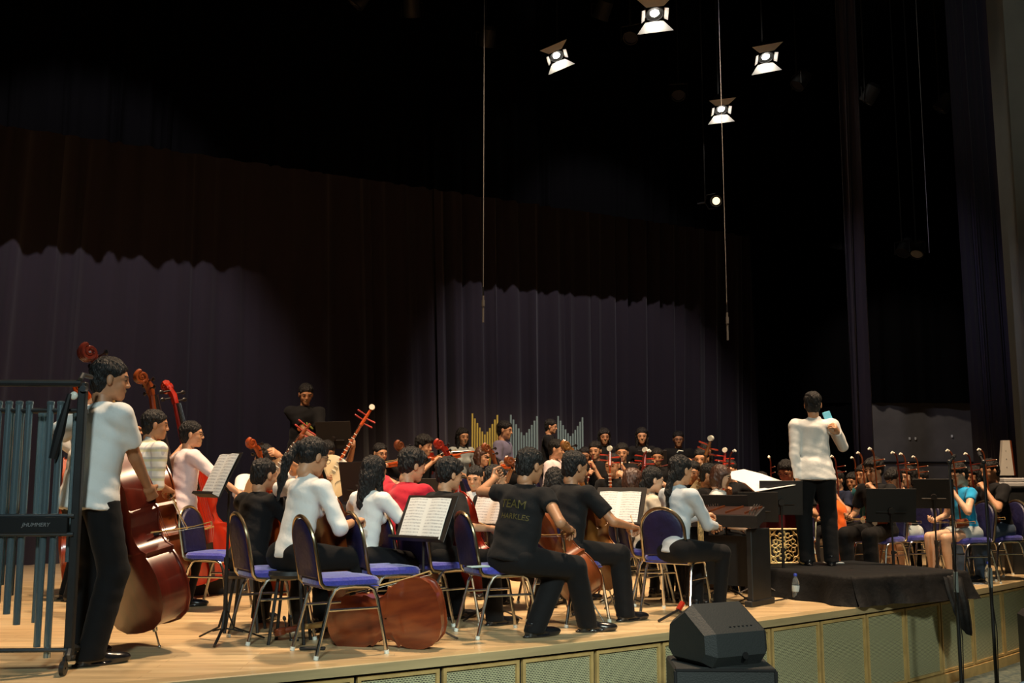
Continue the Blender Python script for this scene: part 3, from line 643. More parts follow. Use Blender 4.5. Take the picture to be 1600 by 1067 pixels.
# ------------------------------------------------------------ plucked lutes
def lute(M, label, kind='pipa', group='plucked lutes', neckcol='amber', face=None, disc=True):
    t = thing(kind, label, 'lute', M=M, group=group); f = face or SPRUCE
    if kind == 'pipa': L, w, dp, neck = .50, .15, .05, .36
    elif kind == 'liuqin': L, w, dp, neck = .34, .11, .04, .26
    else: L, w, dp, neck = .44, .22, .07, .50
    out = []
    for a in np.linspace(0, 2*PI, 40, endpoint=False):
        c, s = math.cos(a), math.sin(a)
        if kind == 'ruan': out.append((w*c, L/2+L/2*s))
        else:
            z = L/2+L/2*s; tt = z/L; ww = w*math.sqrt(max(0, 1-((tt-.36)/.40)**2)) if tt < .36 else w*(1-.78*((tt-.36)/.64)**1.3)
            out.append((math.copysign(max(abs(ww), .0), c) if abs(c) > .05 else 0., z))
    out = np.array(out); cen = V(0, L*.42); rings = []
    for (q, y) in ((.02, -dp), (.6, -dp*.92), (.9, -dp*.6), (1., -.01), (1., .006)): rings.append([(x*q, y, cen[1]+(z-cen[1])*q) for x, z in out]+[(out[0][0]*q, y, cen[1]+(out[0][1]-cen[1])*q)])
    mb = MB(); mb.grid(rings); mb.build('back_shell', VARN[neckcol], t)
    mb = MB(); mb.grid([[(x*q, y, cen[1]+(z-cen[1])*q) for x, z in list(out)+[out[0]]] for q, y in ((.995, .006), (.97, .0075), (.5, .008), (.02, .008))]); mb.build('soundboard', f, t)
    mb = MB(); mb.tube([V(0, -.004, L-.03), V(0, -.002, L+neck*.75)], [.026, .018], 8, flat=(1, .6)); mb.tube([V(0, -.002, L+neck*.74), V(0, -.03, L+neck+.05)], [.02, .015], 8); mb.build('neck', VARN[neckcol], t)
    for i in range(10 if kind != 'liuqin' else 7):
        z = L*.66+i*(neck*.75+L*.3)/11; mb = MB(); mb.box((0, .014, z), (.045-.0015*i, .012, .006)); mb.build('fret', BONE, t)
    for i in range(4):
        sx = 1 if i % 2 else -1; z = L+neck*.80+.028*i+(.0 if i % 2 else .0); mb = MB(); c = V(0, -.01, z); mb.tube([c, c+V(sx*.10, 0, .006)], [.006, .010], 8); mb.ball(c+V(sx*.105, 0, .006), .009, 6, 5); mb.build('peg', VARN['red'], t)
    if disc: mb = MB(); mb.cyl(V(0, -.045, L+neck+.085), V(0, .0, L+neck+.085), .028, 16); mb.build('head_disc', BONE, t)
    for i in range(4): x = (i-1.5)*.01; mb = MB(); mb.tube([V(x*1.6, .012, L*.18), V(x, .018, L+neck*.75)], .0009, 4); mb.build('string', STR, t)
    mb = MB(); mb.box((0, .013, L*.17), (.09, .01, .014), None, .002); mb.build('bridge', EBONY, t)
    if kind == 'ruan':
        for sx in (-1, 1): mb = MB(); mb.tube([V(sx*(.10+.02*math.sin(a*2)), .010, L*.52+a*.05) for a in np.linspace(-1, 1, 7)], [.008, .004, .0045, .0045, .0045, .004, .008], 6, flat=(1, .4)); mb.build('sound_hole', EBONY, t)
    return t
def erhu(M, label, group='two-stringed fiddles of the stage section', v='dark'):
    t = thing('two_stringed_fiddle', label, 'fiddle', M=M, group=group)
    hexa = [(.046*math.cos(a), .046*math.sin(a)) for a in np.arange(6)*PI/3+PI/6]
    mb = MB(); mb.prism(hexa, -.065, .065, R3=np.array([[1., 0, 0], [0, 0, 1], [0, 1, 0]]), c=(0, 0, .05)); mb.build('sound_box', VARN[v], t, ang=20)
    mb = MB(); mb.prism([(x*.92, y*.92) for x, y in hexa], .0655, .067, R3=np.array([[1., 0, 0], [0, 0, 1], [0, 1, 0]]), c=(0, 0, .05)); mb.build('skin_face', BONE, t, ang=20)
    mb = MB(); mb.tube([V(0, 0, .05), V(0, 0, .72), V(0, .01, .76), V(0, .035, .79)], [.009, .0085, .009, .010], 8); mb.build('neck', VARN[v], t)
    mb = MB(); mb.tube([V(0, .03, .785), V(0, .05, .797), V(0, .068, .785)], [.012, .014, .008], 8); mb.build('white_tip', BONE, t)
    for z in (.60, .665):
        mb = MB(); mb.tube([V(0, .02, z), V(0, -.12, z+.004)], [.004, .007], 8); p = mb.build('peg', VARN[v], t); mb = MB(); mb.ball((0, -.126, z+.004), .007, 7, 5); mb.build('peg_tip', BONE, p)
    for x in (-.003, .003): mb = MB(); mb.tube([V(x, .07, .052), V(x, .012, .45), V(x, .01, .60)], .0009, 4); mb.build('string', STR, t)
    return t
def pipe(a, b, r, label, name='bamboo_flute', cat='flute', m=None, group=None, bell=0.):
    a, b = V(*a), V(*b); L = np.linalg.norm(b-a); t = thing(name, label, cat, M=M4(frame(b-a), a), group=group); m = m or VARN['dark']
    mb = MB(); mb.tube([V(0, 0, 0), V(0, L, 0)], [r*.8, r], 10); mb.build('tube', m, t)
    for i in range(3): mb = MB(); mb.tube([V(0, L*(.2+.3*i), 0), V(0, L*(.2+.3*i)+.012, 0)], r*1.15, 10); mb.build('binding', BONE, t)
    if bell: mb = MB(); mb.lathe([(r, 0), (r*1.3, .03), (bell*.6, .07), (bell, .10), (bell*.96, .1), (r*.8, .02)], 16, (0, L-.01, 0), R3=np.array([[1., 0, 0], [0, 0, 1], [0, 1, 0]])); mb.build('bell', mat('brass', (.75, .5, .18), .25, 1.), t)
    return t

# ============================================================ stage, walls, curtains
EP = [(-1.63, 5.48), (-1.06, 5.76), (.87, 7.08), (1.84, 7.77), (3.75, 9.42), (5.3, 10.9)]
EP = [tuple(Fl(px, py)[:2]) for px, py in ((313, 1060), (500, 1045), (700, 1024), (1000, 990), (1187, 969), (1450, 934), (1600, 905.5))]
_c = np.polyfit([p[0] for p in EP], [p[1] for p in EP], 2)
def edge_y(x):
    if x < -4: return np.polyval(_c, -4)+(x+4)*(2*_c[0]*-4+_c[1])
    if x > 7: return np.polyval(_c, 7)+(x-7)*(2*_c[0]*7+_c[1])
    return float(np.polyval(_c, x))
def stage_wood():
    m = mat('stage_wood', (.62, .42, .22), .34, spec=.4, coat=.15); nt = m.node_tree; b = nt.nodes['Principled BSDF']
    tc = nt.nodes.new('ShaderNodeTexCoord'); mp = nt.nodes.new('ShaderNodeMapping'); mp.inputs['Rotation'].default_value = (0, 0, -R(2)); nt.links.new(tc.outputs['Object'], mp.inputs[0])
    br = nt.nodes.new('ShaderNodeTexBrick'); br.inputs['Scale'].default_value = 1; br.inputs['Brick Width'].default_value = 1.3; br.inputs['Row Height'].default_value = .085; br.inputs['Mortar Size'].default_value = .0012
    br.inputs['Color1'].default_value = (.74, .58, .34, 1); br.inputs['Color2'].default_value = (.66, .48, .26, 1); br.inputs['Mortar'].default_value = (.30, .18, .09, 1); br.offset = .37
    nt.links.new(mp.outputs[0], br.inputs['Vector'])
    n = nt.nodes.new('ShaderNodeTexNoise'); n.inputs['Scale'].default_value = 3; n.inputs['Detail'].default_value = 6; mp2 = nt.nodes.new('ShaderNodeMapping'); mp2.inputs['Scale'].default_value = (.35, 6, 1)
    nt.links.new(tc.outputs['Object'], mp2.inputs[0]); nt.links.new(mp2.outputs[0], n.inputs['Vector'])
    mx = nt.nodes.new('ShaderNodeMix'); mx.data_type = 'RGBA'; mx.blend_type = 'MULTIPLY'; mx.inputs[0].default_value = .8; nt.links.new(br.outputs[0], mx.inputs[6])
    cr = nt.nodes.new('ShaderNodeValToRGB'); cr.color_ramp.elements[0].position = .35; cr.color_ramp.elements[0].color = (.62, .58, .54, 1); cr.color_ramp.elements[1].position = .65; cr.color_ramp.elements[1].color = (1.05, 1.02, 1, 1)
    nt.links.new(n.outputs[0], cr.inputs[0]); nt.links.new(cr.outputs[0], mx.inputs[7]); nt.links.new(mx.outputs[2], b.inputs['Base Color'])
    r = nt.nodes.new('ShaderNodeMapRange'); r.inputs[3].default_value = .28; r.inputs[4].default_value = .5; nt.links.new(n.outputs[0], r.inputs[0]); nt.links.new(r.outputs[0], b.inputs['Roughness']); return m
STAGE = stage_wood()
LIP = mat('lip_wood', (.56, .42, .22), .4, noise=.25, nscale=5, vec=(.3, .3, 4), coat=.2)
FRAME = mat('panel_frame_wood', (.60, .40, .15), .5, noise=.25, nscale=8); DARKV = mat('black_void', (.006, .006, .006), .9); BLACKW = mat('black_wall', (.010, .010, .010), .9)
def slab(name, pts, z0, z1, m, kind='structure'):
    mb = MB(); n = len(pts); P = [(x, y, z1) for x, y in pts]+[(x, y, z0) for x, y in pts]
    me = bpy.data.meshes.new(name); me.from_pydata(P, [], [tuple(range(n))[::-1], tuple(range(n, 2*n))]+[(i, (i+1) % n, n+(i+1) % n, n+i) for i in range(n)]); me.materials.append(m)
    bm_fix(me); o = link(name, me); o['kind'] = kind; return o
def bm_fix(me):
    import bmesh
    bm = bmesh.new(); bm.from_mesh(me); bmesh.ops.recalc_face_normals(bm, faces=bm.faces); bm.to_mesh(me); bm.free()
xs = np.linspace(-12, 12, 60)
front = [(x, edge_y(x)) for x in xs]
slab('floor', front+[(12, 26), (-12, 26)], -.055, 0, STAGE)
def offs(d):   # edge line moved towards the back of the stage
    return [(x-d*g/math.hypot(1, g), y+d/math.hypot(1, g)) for (x, y) in front for g in [(edge_y(x+.05)-edge_y(x-.05))/.1]]
# lip board along the stage edge
mb = MB(); A = []
for (x, y), (x2, y2) in zip(offs(-.012), offs(.10)): A.append([(x2, y2, -.056), (x, y, -.056), (x, y, -.004), (x+(x2-x)*.05, y+(y2-y)*.05, .0015), (x2, y2, .0015)])
mb.grid(A); o = mb.build('trim_1', LIP); o['kind'] = 'structure'
# recessed front wall with panels
def arclen():
    P = np.array(offs(.05)); s = np.r_[0, np.cumsum(np.hypot(*np.diff(P, axis=0).T))]; return P, s
PA, SA = arclen()
def along(s, d=0.):
    x = np.interp(s, SA, PA[:, 0]); y = np.interp(s, SA, PA[:, 1]); x1 = np.interp(s+.05, SA, PA[:, 0]); y1 = np.interp(s+.05, SA, PA[:, 1]); t = norm(V(x1-x, y1-y, 0)); n = V(t[1], -t[0], 0)
    return V(x, y, 0)+n*d, t, n
FZ = -.80
mb = MB(); mb.grid([[(x, y, -.055), (x, y, FZ)] for x, y in PA]); wf = mb.build('wall_front', DARKV); wf['kind'] = 'structure'
def grille():
    m = mat('woven_grille', (.24, .25, .17), .6); nt = m.node_tree; b = nt.nodes['Principled BSDF']; tc = nt.nodes.new('ShaderNodeTexCoord')
    mp = nt.nodes.new('ShaderNodeMapping'); nt.links.new(tc.outputs['UV'], mp.inputs[0]); w = nt.nodes.new('ShaderNodeTexChecker'); w.inputs['Scale'].default_value = 1
    br = nt.nodes.new('ShaderNodeTexBrick'); br.inputs['Scale'].default_value = 1; br.inputs['Brick Width'].default_value = .022; br.inputs['Row Height'].default_value = .011; br.inputs['Mortar Size'].default_value = .0038; br.inputs['Mortar Smooth'].default_value = .3; br.inputs['Color1'].default_value = (.035, .037, .03, 1); br.inputs['Color2'].default_value = (.05, .05, .04, 1); br.inputs['Mortar'].default_value = (.50, .48, .28, 1)
    nt.links.new(mp.outputs[0], br.inputs['Vector']); nt.links.new(br.outputs[0], b.inputs['Base Color'])
    bp = nt.nodes.new('ShaderNodeBump'); bp.inputs['Strength'].default_value = .5; bp.inputs['Distance'].default_value = .004; nt.links.new(br.outputs['Fac'], bp.inputs['Height']); nt.links.new(bp.outputs[0], b.inputs['Normal']); return m
GR = grille()
def s_at_px(px):   # arc length where the recessed wall meets a column of the photograph
    best = min(np.arange(0, SA[-1], .01), key=lambda s: abs(800+FPX*along(s)[0][0]/(along(s)[0][1])-px)); return best
div = [s_at_px(p) for p in (560, 689, 810, 922, 1022, 1103, 1188, 1264, 1334, 1394, 1448, 1497, 1544, 1585)]
dd = (div[-1]-div[0])/(len(div)-1)
div = [div[0]-dd*k for k in (3, 2, 1)]+div+[div[-1]+dd*k for k in (1, 2, 3)]
zt, zb = -.075, -.70
for i in range(len(div)-1):
    s0, s1 = div[i]+.012, div[i+1]-.012; p0, t, n = along((s0+s1)/2, .018); w = s1-s0; M = M4(np.stack([t, -n, V(0, 0, 1)], 1), p0+V(0, 0, 0)); M = M4(np.stack([t, np.cross(V(0, 0, 1), t), V(0, 0, 1)], 1), p0)
    mb = MB(); fw = .022
    for a, b_ in (((-w/2+fw/2, 0, (zt+zb)/2), (fw, .025, zt-zb)), ((w/2-fw/2, 0, (zt+zb)/2), (fw, .025, zt-zb)), ((0, 0, zt-fw/2), (w-2*fw, .025, fw)), ((0, 0, zb+fw/2), (w-2*fw, .025, fw))): mb.box(a, b_)
    pn = mb.build('panel', FRAME, wf, M); mb = MB(); mb.grid([[(-w/2+fw, .004, zt-fw), (-w/2+fw, .004, zb+fw)], [(w/2-fw, .004, zt-fw), (w/2-fw, .004, zb+fw)]])
    me = mb.mesh('grille', GR); uv = me.uv_layers.new(name='UVMap')
    for l in me.loops: c = me.vertices[l.vertex_index].co; uv.data[l.index].uv = (c.x+i*.7, c.z)
    link('grille', me, pn)
mb = MB(); mb.grid([[(p+V(0, 0, -.71)), (along(s, .05)[0]+V(0, 0, -.71)), (along(s, .05)[0]+V(0, 0, -.80))] for s in np.linspace(div[0], div[-1], 40) for p in [along(s, 0)[0]]]); b_ = mb.build('baseboard_front', FRAME); b_['kind'] = 'structure'
CARPET = mat('auditorium_carpet', (.035, .06, .065), .95, noise=1, col2=(.12, .14, .11), nscale=22)
slab('floor_auditorium', [(-8, -3), (13, -3), (13, edge_y(12)+2)]+[(x+.03, y+.1) for x, y in PA[::-1]], FZ-.05, FZ, CARPET)
# ---------------- walls and ceiling
def wallbox(name, c, d, rz=0, m=BLACKW): mb = MB(); mb.box((0, 0, 0), d); o = mb.build(name, m, None, M4(rotz(rz), c)); o['kind'] = 'structure'; return o
wallbox('wall_back', (0, 24.5, 5), (30, .2, 12)); wallbox('wall_left', (-12, 12, 5), (.2, 26, 12))
wallbox('ceiling', (0, 15.5, 11), (30, 20, .2))
GREYW = mat('grey_wall', (.16, .145, .135), .85, noise=.2, nscale=3); PROSC = mat('proscenium_wall', (.30, .31, .27), .8, noise=.15, nscale=2)
w = wallbox('wall_side', (8.2, 20.2, 1.28), (3.4, .12, 2.56), R(8), GREYW)
for dx, z in ((-.62, .55), (-.5, .55), (.25, .6)): mb = MB(); mb.box((dx, -.07, z), (.03, .03, .05), None, .005); mb.build('wall_socket', WHITEP, w)
mb = MB(); mb.box((0, -.08, .1), (3.2, .03, .03)); mb.build('rail', BLK, w)
pr = wallbox('wall_proscenium', (8.45, 14.3, 5.2), (3.0, .5, 10.4), 0, PROSC)
# ---------------- curtains
CUR = mat('curtain_velour', (.044, .035, .044), .9, sheen=.3, spec=.2); CURB = mat('curtain_black', (.0022, .0022, .0025), .95, spec=.03); CURN = mat('curtain_navy', (.024, .020, .040), .9, sheen=.2)
def curtain(name, label, a, b, z0, z1, m, amp=.09, wl=.36, sweep=0., seed=1, rows=7, group=None):
    rg = np.random.default_rng(seed); a, b = V(*a, 0), V(*b, 0); L = np.linalg.norm(b-a); t = norm(b-a); n = V(t[1], -t[0], 0); N = int(L/wl*9); s = np.linspace(0, L, N)
    ph = 2*PI*s/wl+1.7*np.sin(s*1.3+seed)+1.1*np.sin(s*3.1+2*seed); am = amp*(.55+.45*np.sin(s*.9+seed)*np.sin(s*2.3+1)); hi = rg.normal(0, .010, N)
    A = []
    for i in range(N):
        row = []
        for j in range(rows):
            f = j/(rows-1); z = z0+(z1-z0)*f; dsp = am[i]*(1.15-.35*f)*(math.sin(ph[i]+.35*math.sin(3*f+seed))+.35*math.sin(2.1*ph[i]+1.3))+hi[i]
            row.append(a+t*(s[i]+sweep*(1-f)*math.sin(s[i]*.45+seed)+.05*math.sin(ph[i]*.5)*(1-f))+n*dsp+V(0, 0, z))
        A.append(row)
    mb = MB(); mb.grid(A); return tag(mb.build(name, m, ang=80), label, 'curtain', group)
CL = lambda x, o=0.: (x+o*.56/1.146, 16.65+.56*x-o/1.146)
curtain('stage_curtain', 'dark purple-grey pleated backdrop curtain behind the string and chime players', CL(-11), CL(-1.3), 0, 8.6, CUR, .085, .40, .35, 3)
curtain('stage_curtain', 'dark purple-grey pleated backdrop curtain behind the silver pipe racks and plucked lutes', CL(-1.35, .06), CL(4.9, .06), 0, 8.6, CUR, .085, .34, .25, 8)
curtain('border_curtain', 'black pleated border hanging high in front of the backdrop curtain', CL(-11.5, 1.5), CL(5.4, 1.5), 5.1, 9.4, CURB, .05, .3, 0, 5, 4)
curtain('leg_curtain', 'black side leg next to the end of the backdrop, swept outwards', (3.95, 17.2), (4.75, 17.9), .0, 9, CURB, .07, .25, -.25, 11)
curtain('leg_curtain', 'narrow purple-grey side leg hanging behind the conductor and the phone', (5.0, 15.4), (5.35, 15.45), .0, 9.3, CUR, .05, .16, -.12, 13)
curtain('leg_curtain', 'wide navy side leg between the grey wall and the proscenium', (6.05, 13.9), (6.75, 14.15), .0, 9.6, CURN, .06, .19, -.1, 17)
#curtain('border_curtain', 'long black border at the top edge of the proscenium, above the lamps', (-9, 8.6), (7.3, 14.6), 7.85, 10.5, CURB, .05, .35, 0, 23, 4)
curtain('back_masking_curtain', 'plain black masking cloth above the low grey wall', (5.4, 19.8), (9.6, 20.0), 2.5, 9.8, CURB, .03, .5, 0, 29, 4)
curtain('back_masking_curtain', 'plain black masking cloth filling the gap behind the side legs', (4.2, 19.9), (6.6, 19.9), 0, 9.8, CURB, .03, .5, 0, 31, 4)
# ---------------- risers
RIS = mat('riser_black', (.012, .012, .013), .7, noise=.2, nscale=6); RIST = mat('riser_top', (.10, .065, .035), .6, noise=.3, nscale=5)
def riser(label, o0, o1, x0, x1, h):
    # o0 nearer to the audience than o1, both distances from the curtain line
    q = [CL(x0, o0), CL(x1, o0), CL(x1, o1), CL(x0, o1)]; mb = MB(); t = thing('riser', label, 'riser', (0, 0, 0))
    P = [V(*p, h) for p in q]; B = [V(*p, 0) for p in q]
    mb.add(P+[p-V(0, 0, .03) for p in P], [(0, 1, 2, 3)]+[(i, i+4, (i+1) % 4+4, (i+1) % 4) for i in range(4)]); mb.build('platform_top', RIST, t, smooth=False)
    mb = MB(); mb.add([p-V(0, 0, .031) for p in P]+B, [(i, i+4, (i+1) % 4+4, (i+1) % 4) for i in range(4)]); mb.build('skirt', RIS, t, smooth=False)
riser('low black riser carrying the wind and lute players', 4.6, 2.3, -5.4, 3.2, .25)
riser('higher black riser along the backdrop curtain for the percussion players', 2.28, .45, -5.6, 3.3, .50)

# ============================================================ larger props
def text_on(txt, size, M, parent, m, name='lettering', wrap=None, shear=0., extr=.0006):
    cu = bpy.data.curves.new(name, 'FONT'); cu.body = txt; cu.size = size; cu.align_x = 'CENTER'; cu.align_y = 'CENTER'; cu.extrude = extr; cu.shear = shear; cu.offset = 0
    o = bpy.data.objects.new(name, cu); COL.objects.link(o); dg = bpy.context.evaluated_depsgraph_get(); me = bpy.data.meshes.new_from_object(o.evaluated_get(dg)); bpy.data.objects.remove(o)
    me.materials.clear(); me.materials.append(m); me.transform(M)
    if wrap is not None:
        import bmesh; from mathutils.bvhtree import BVHTree
        bm = bmesh.new(); bm.from_mesh(me); bmesh.ops.triangulate(bm, faces=bm.faces)
        for _ in range(2): bmesh.ops.subdivide_edges(bm, edges=[e for e in bm.edges if e.calc_length() > .012], cuts=1); bmesh.ops.triangulate(bm, faces=bm.faces)
        w = wrap.data; tree = BVHTree.FromPolygons([v.co for v in w.vertices], [tuple(p.vertices) for p in w.polygons])
        dr = (M.to_3x3()@Vector((0, 0, 1))).normalized()
        for v in bm.verts:
            hit, nn, _, _ = tree.ray_cast(v.co+dr*.3, -dr)
            if hit: v.co = hit+dr*.0035
        bm.to_mesh(me); bm.free()
    return link(name, me, parent)
WHITEPAINT = mat('white_paint', (.22, .23, .24), .6)
# ---- tubular chimes
def tube_chimes():
    o0 = Fl(106, 1051); ang = R(3); t = thing('tubular_chimes', 'tall rack of silver tubular chimes with black frame and casters at the stage edge', 'chimes', o0, ang)
    TUBE = mat('chime_tube', (.40, .54, .60), .20, .82); FR = mat('chime_frame', (.10, .11, .12), .35, .8)
    for x in (-.0, -1.25):
        mb = MB(); mb.box((x, 0, .84), (.045, .05, 1.50), None, .006); mb.build('upright', BLKP, t)
        mb = MB(); mb.tube([V(x, -.05, 1.60), V(x, -.02, 1.63), V(x, .12, 1.63)], .014, 8); mb.cyl((x+.012, -.0, 1.55), (x+.012, -.045, 1.55), .018, 10); mb.build('clamp_bracket', FR, t)
        mb = MB(); mb.tube([V(x-.02, .30, .09), V(x, .0, .13), V(x+.02, -.08, .09)], .020, 8); f = mb.build('foot', FR, t)
        for yy in (-.10, .28):
            mb = MB(); mb.lathe([(.006, -.012), (.038, -.012), (.038, .012), (.006, .012)], 16, (x+.01, yy, .04), R3=roty(PI/2)); mb.tube([V(x+.01, yy, .04), V(x+.01, yy+.01, .10)], .010, 6); mb.build('caster', BLK, f)
        if x == 0: mb = MB(); mb.ball((x-.035, -.04, 1.51), (.022, .012, .024), 12, 8); mb.build('white_knob', BONE, t)
    for z, r, nm, mm in ((1.58, .020, 'top_rail', BLKP), (1.43, .013, 'hanging_rail', BLKP), (.845, .012, 'middle_rail', FR), (.745, .012, 'middle_rail', FR)):
        for yy in ((0, .10) if nm == 'hanging_rail' else (-.03,)): mb = MB(); mb.cyl((-1.25, yy, z), (0, yy, z), r, 10); mb.build(nm, mm, t)
    mb = MB(); mb.box((-.63, -.03, .795), (1.2, .035, .09), None, .004); dbx = mb.build('damper_box', mat('damper_black', (.012, .013, .014), .4), t)
    text_on('JHUMMERY', .030, M4(np.stack([V(1, 0, 0), V(0, 0, 1), V(0, -1, 0)], 1), (-.20, -.049, .797)), dbx, WHITEPAINT, shear=.25)
    mb = MB(); mb.tube([V(-1.25, -.03, .125), V(0, -.03, .125)], .012, 8); mb.build('bottom_rail', FR, t)
    rnd = random.Random(3)
    xs_ = [-.103-.052*2*k*.92 for k in range(12)]
    k = 0
    for row, yy, pxs in ((0, .0, (82, 66, 33, 17, 1, -15, -31, -47, -63)), (1, .10, (97, 50, 42, 9, -7, -40, -56, -72))):
        for j, px in enumerate(pxs):
            x = (px-112)/FPX*5.75-.012; bot = .08+(82-px)*.0036+(.06 if row else 0)+(.5 if px in (97, 42) else 0); z1 = 1.46 if not row else 1.40
            mb = MB(); mb.tube([V(x, yy, bot), V(x, yy, z1)], .019, 12, caps=False); mb.lathe([(.019, 0), (.021, .004), (.021, .02), (.008, .024), (0.001, .024)], 12, (x, yy, z1)); mb.build('chime_tube', TUBE, t)
    # mallet holder hanging at the post
    mb = MB(); mb.tube([V(-.055, -.05, 1.52), V(-.10, -.05, 1.30), V(-.13, -.05, 1.16)], [.012, .030, .020], 8); mb.build('mallet_bag', BLK, t)
tube_chimes()
# ---- V-topped pipe racks
def pipe_rack(px0, px1, ytop, d, col, label, level=.5):
    a, b = W(px0, ytop, d), W(px1, ytop, d); t = thing('pipe_rack', label, 'chimes', ((a+b)/2)*V(1, 1, 0)+V(0, 0, level), 0, 'racks of upright pipes by the backdrop'); w = b[0]-a[0]; H = a[2]-level; n = 11
    for i in range(n):
        u = i/(n-1)*2-1; h = H*(.80+.20*abs(u)**1.2)-(.02 if u > 0 else 0)*u; mb = MB(); mb.cyl((u*w/2, 0, .25), (u*w/2, 0, h), w/n*.42, 8); mb.build('pipe', col, t)
    mb = MB(); mb.box((0, .03, .42), (w*1.1, .03, .05)); mb.box((0, .03, .30), (w*1.1, .03, .03))
    for sx in (-1, 1): mb.box((sx*w*.52, .03, .3), (.03, .03, .6)); mb.box((sx*w*.52, .03, .01), (.04, .4, .02))
    mb.build('rack_frame', BLK, t)
GOLDP = mat('gold_pipe', (.62, .50, .12), .5, .2); SILP = mat('silver_pipe', (.20, .30, .34), .5, .2)
pipe_rack(738, 777, 646, 14.6, GOLDP, 'rack of dull gold upright pipes with a V-shaped top')
pipe_rack(798, 839, 648, 15.0, SILP, 'rack of silver-blue upright pipes with a V-shaped top next to the gold one')
pipe_rack(872, 910, 650, 15.6, SILP, 'rack of silver-blue upright pipes behind the man in the pale pink shirt')
# ---- podium
def podium():
    B = V(2.83, 8.9, 0); u = norm(V(1.17, .6, 0)); n = V(-u[1], u[0], 0); Lx, Ly, H = 1.42, 1.42, .235
    t = thing('podium', 'low conductor podium draped in black cloth spilling over the stage edge', 'podium', B, math.atan2(u[1], u[0]))
    CL_ = mat('podium_cloth', (.0035, .0035, .004), .6, sheen=.02, bump=.6, bscale=9, spec=.22)
    mb = MB(); mb.box((Lx/2, Ly/2, H-.03), (Lx-.02, Ly-.02, .04)); mb.box((Lx/2, Ly/2, H/2-.02), (Lx-.1, Ly-.1, H-.05)); mb.build('platform', RIS, t)
    mb = MB(); out = []
    N = 150; per = 2*(Lx+Ly)
    def pt(s):
        s %= per
        for (a, d, L) in ((V(0, 0, 0), V(1, 0, 0), Lx), (V(Lx, 0, 0), V(0, 1, 0), Ly), (V(Lx, Ly, 0), V(-1, 0, 0), Lx), (V(0, Ly, 0), V(0, -1, 0), Ly)):
            if s <= L: return a+d*s, V(d[1], -d[0], 0)
            s -= L
    rows = []
    for i in range(N+1):
        s = per*i/N; p, nn = pt(s); f = math.sin(s*21+2*math.sin(s*3))*.5+math.sin(s*9+1)*.5; c = V(Lx/2, Ly/2, 0); r = norm(p-c)
        row = [c+(p-c)*.02+V(0, 0, H), c+(p-c)*.7+V(0, 0, H+.002*f), c+(p-c)*.985+V(0, 0, H+.002)]
        for z, o_ in ((H-.02, .004), (H*.7, .012), (H*.35, .03), (.006, .055)): row.append(p+nn*(o_*(1+.9*f))+r*(o_*.5)+V(0, 0, z))
        rows.append(row)
    mb.grid(rows); mb.build('cloth_cover', CL_, t, ang=80)
    # cloth bunch spilling over the stage edge at the far front corner
    mb = MB(); rows = []
    for i in range(26):
        a = i/25; s_ = Lx*.80+a*.42; f = math.sin(a*31)*.5+math.sin(a*14+1)*.5; x = Lx-.34+a*.32; y = -.03-.10*math.sin(a*PI)-.02*f+.10*a; dn = .20*math.sin(a*PI)**.6
        rows.append([V(x*.97, .05, H*.98), V(x, y+.03, H*.8), V(x, y, .05), V(x, y-.03, -.02-dn*.1), V(x+.01*f, y-.05+.02*f, -.06-dn*.8), V(x+.01, y-.04, -.08-dn*1.1)])
    mb.grid(rows); mb.build('cloth_spill', CL_, t, ang=80)
    return B, u, n, H
PB, PU, PN, PH = podium()
mb = MB(); mb.box((0, 0, .006), (.20, .05, .012), None, .003); tag(mb.build('baton_case', mat('pale_card', (.6, .62, .62), .6), None, M4(rotz(R(-4)), Fl(1302, 881, PH)+V(0, 0, .005))), 'small pale flat case on the podium by the shoes of the conductor', 'case')
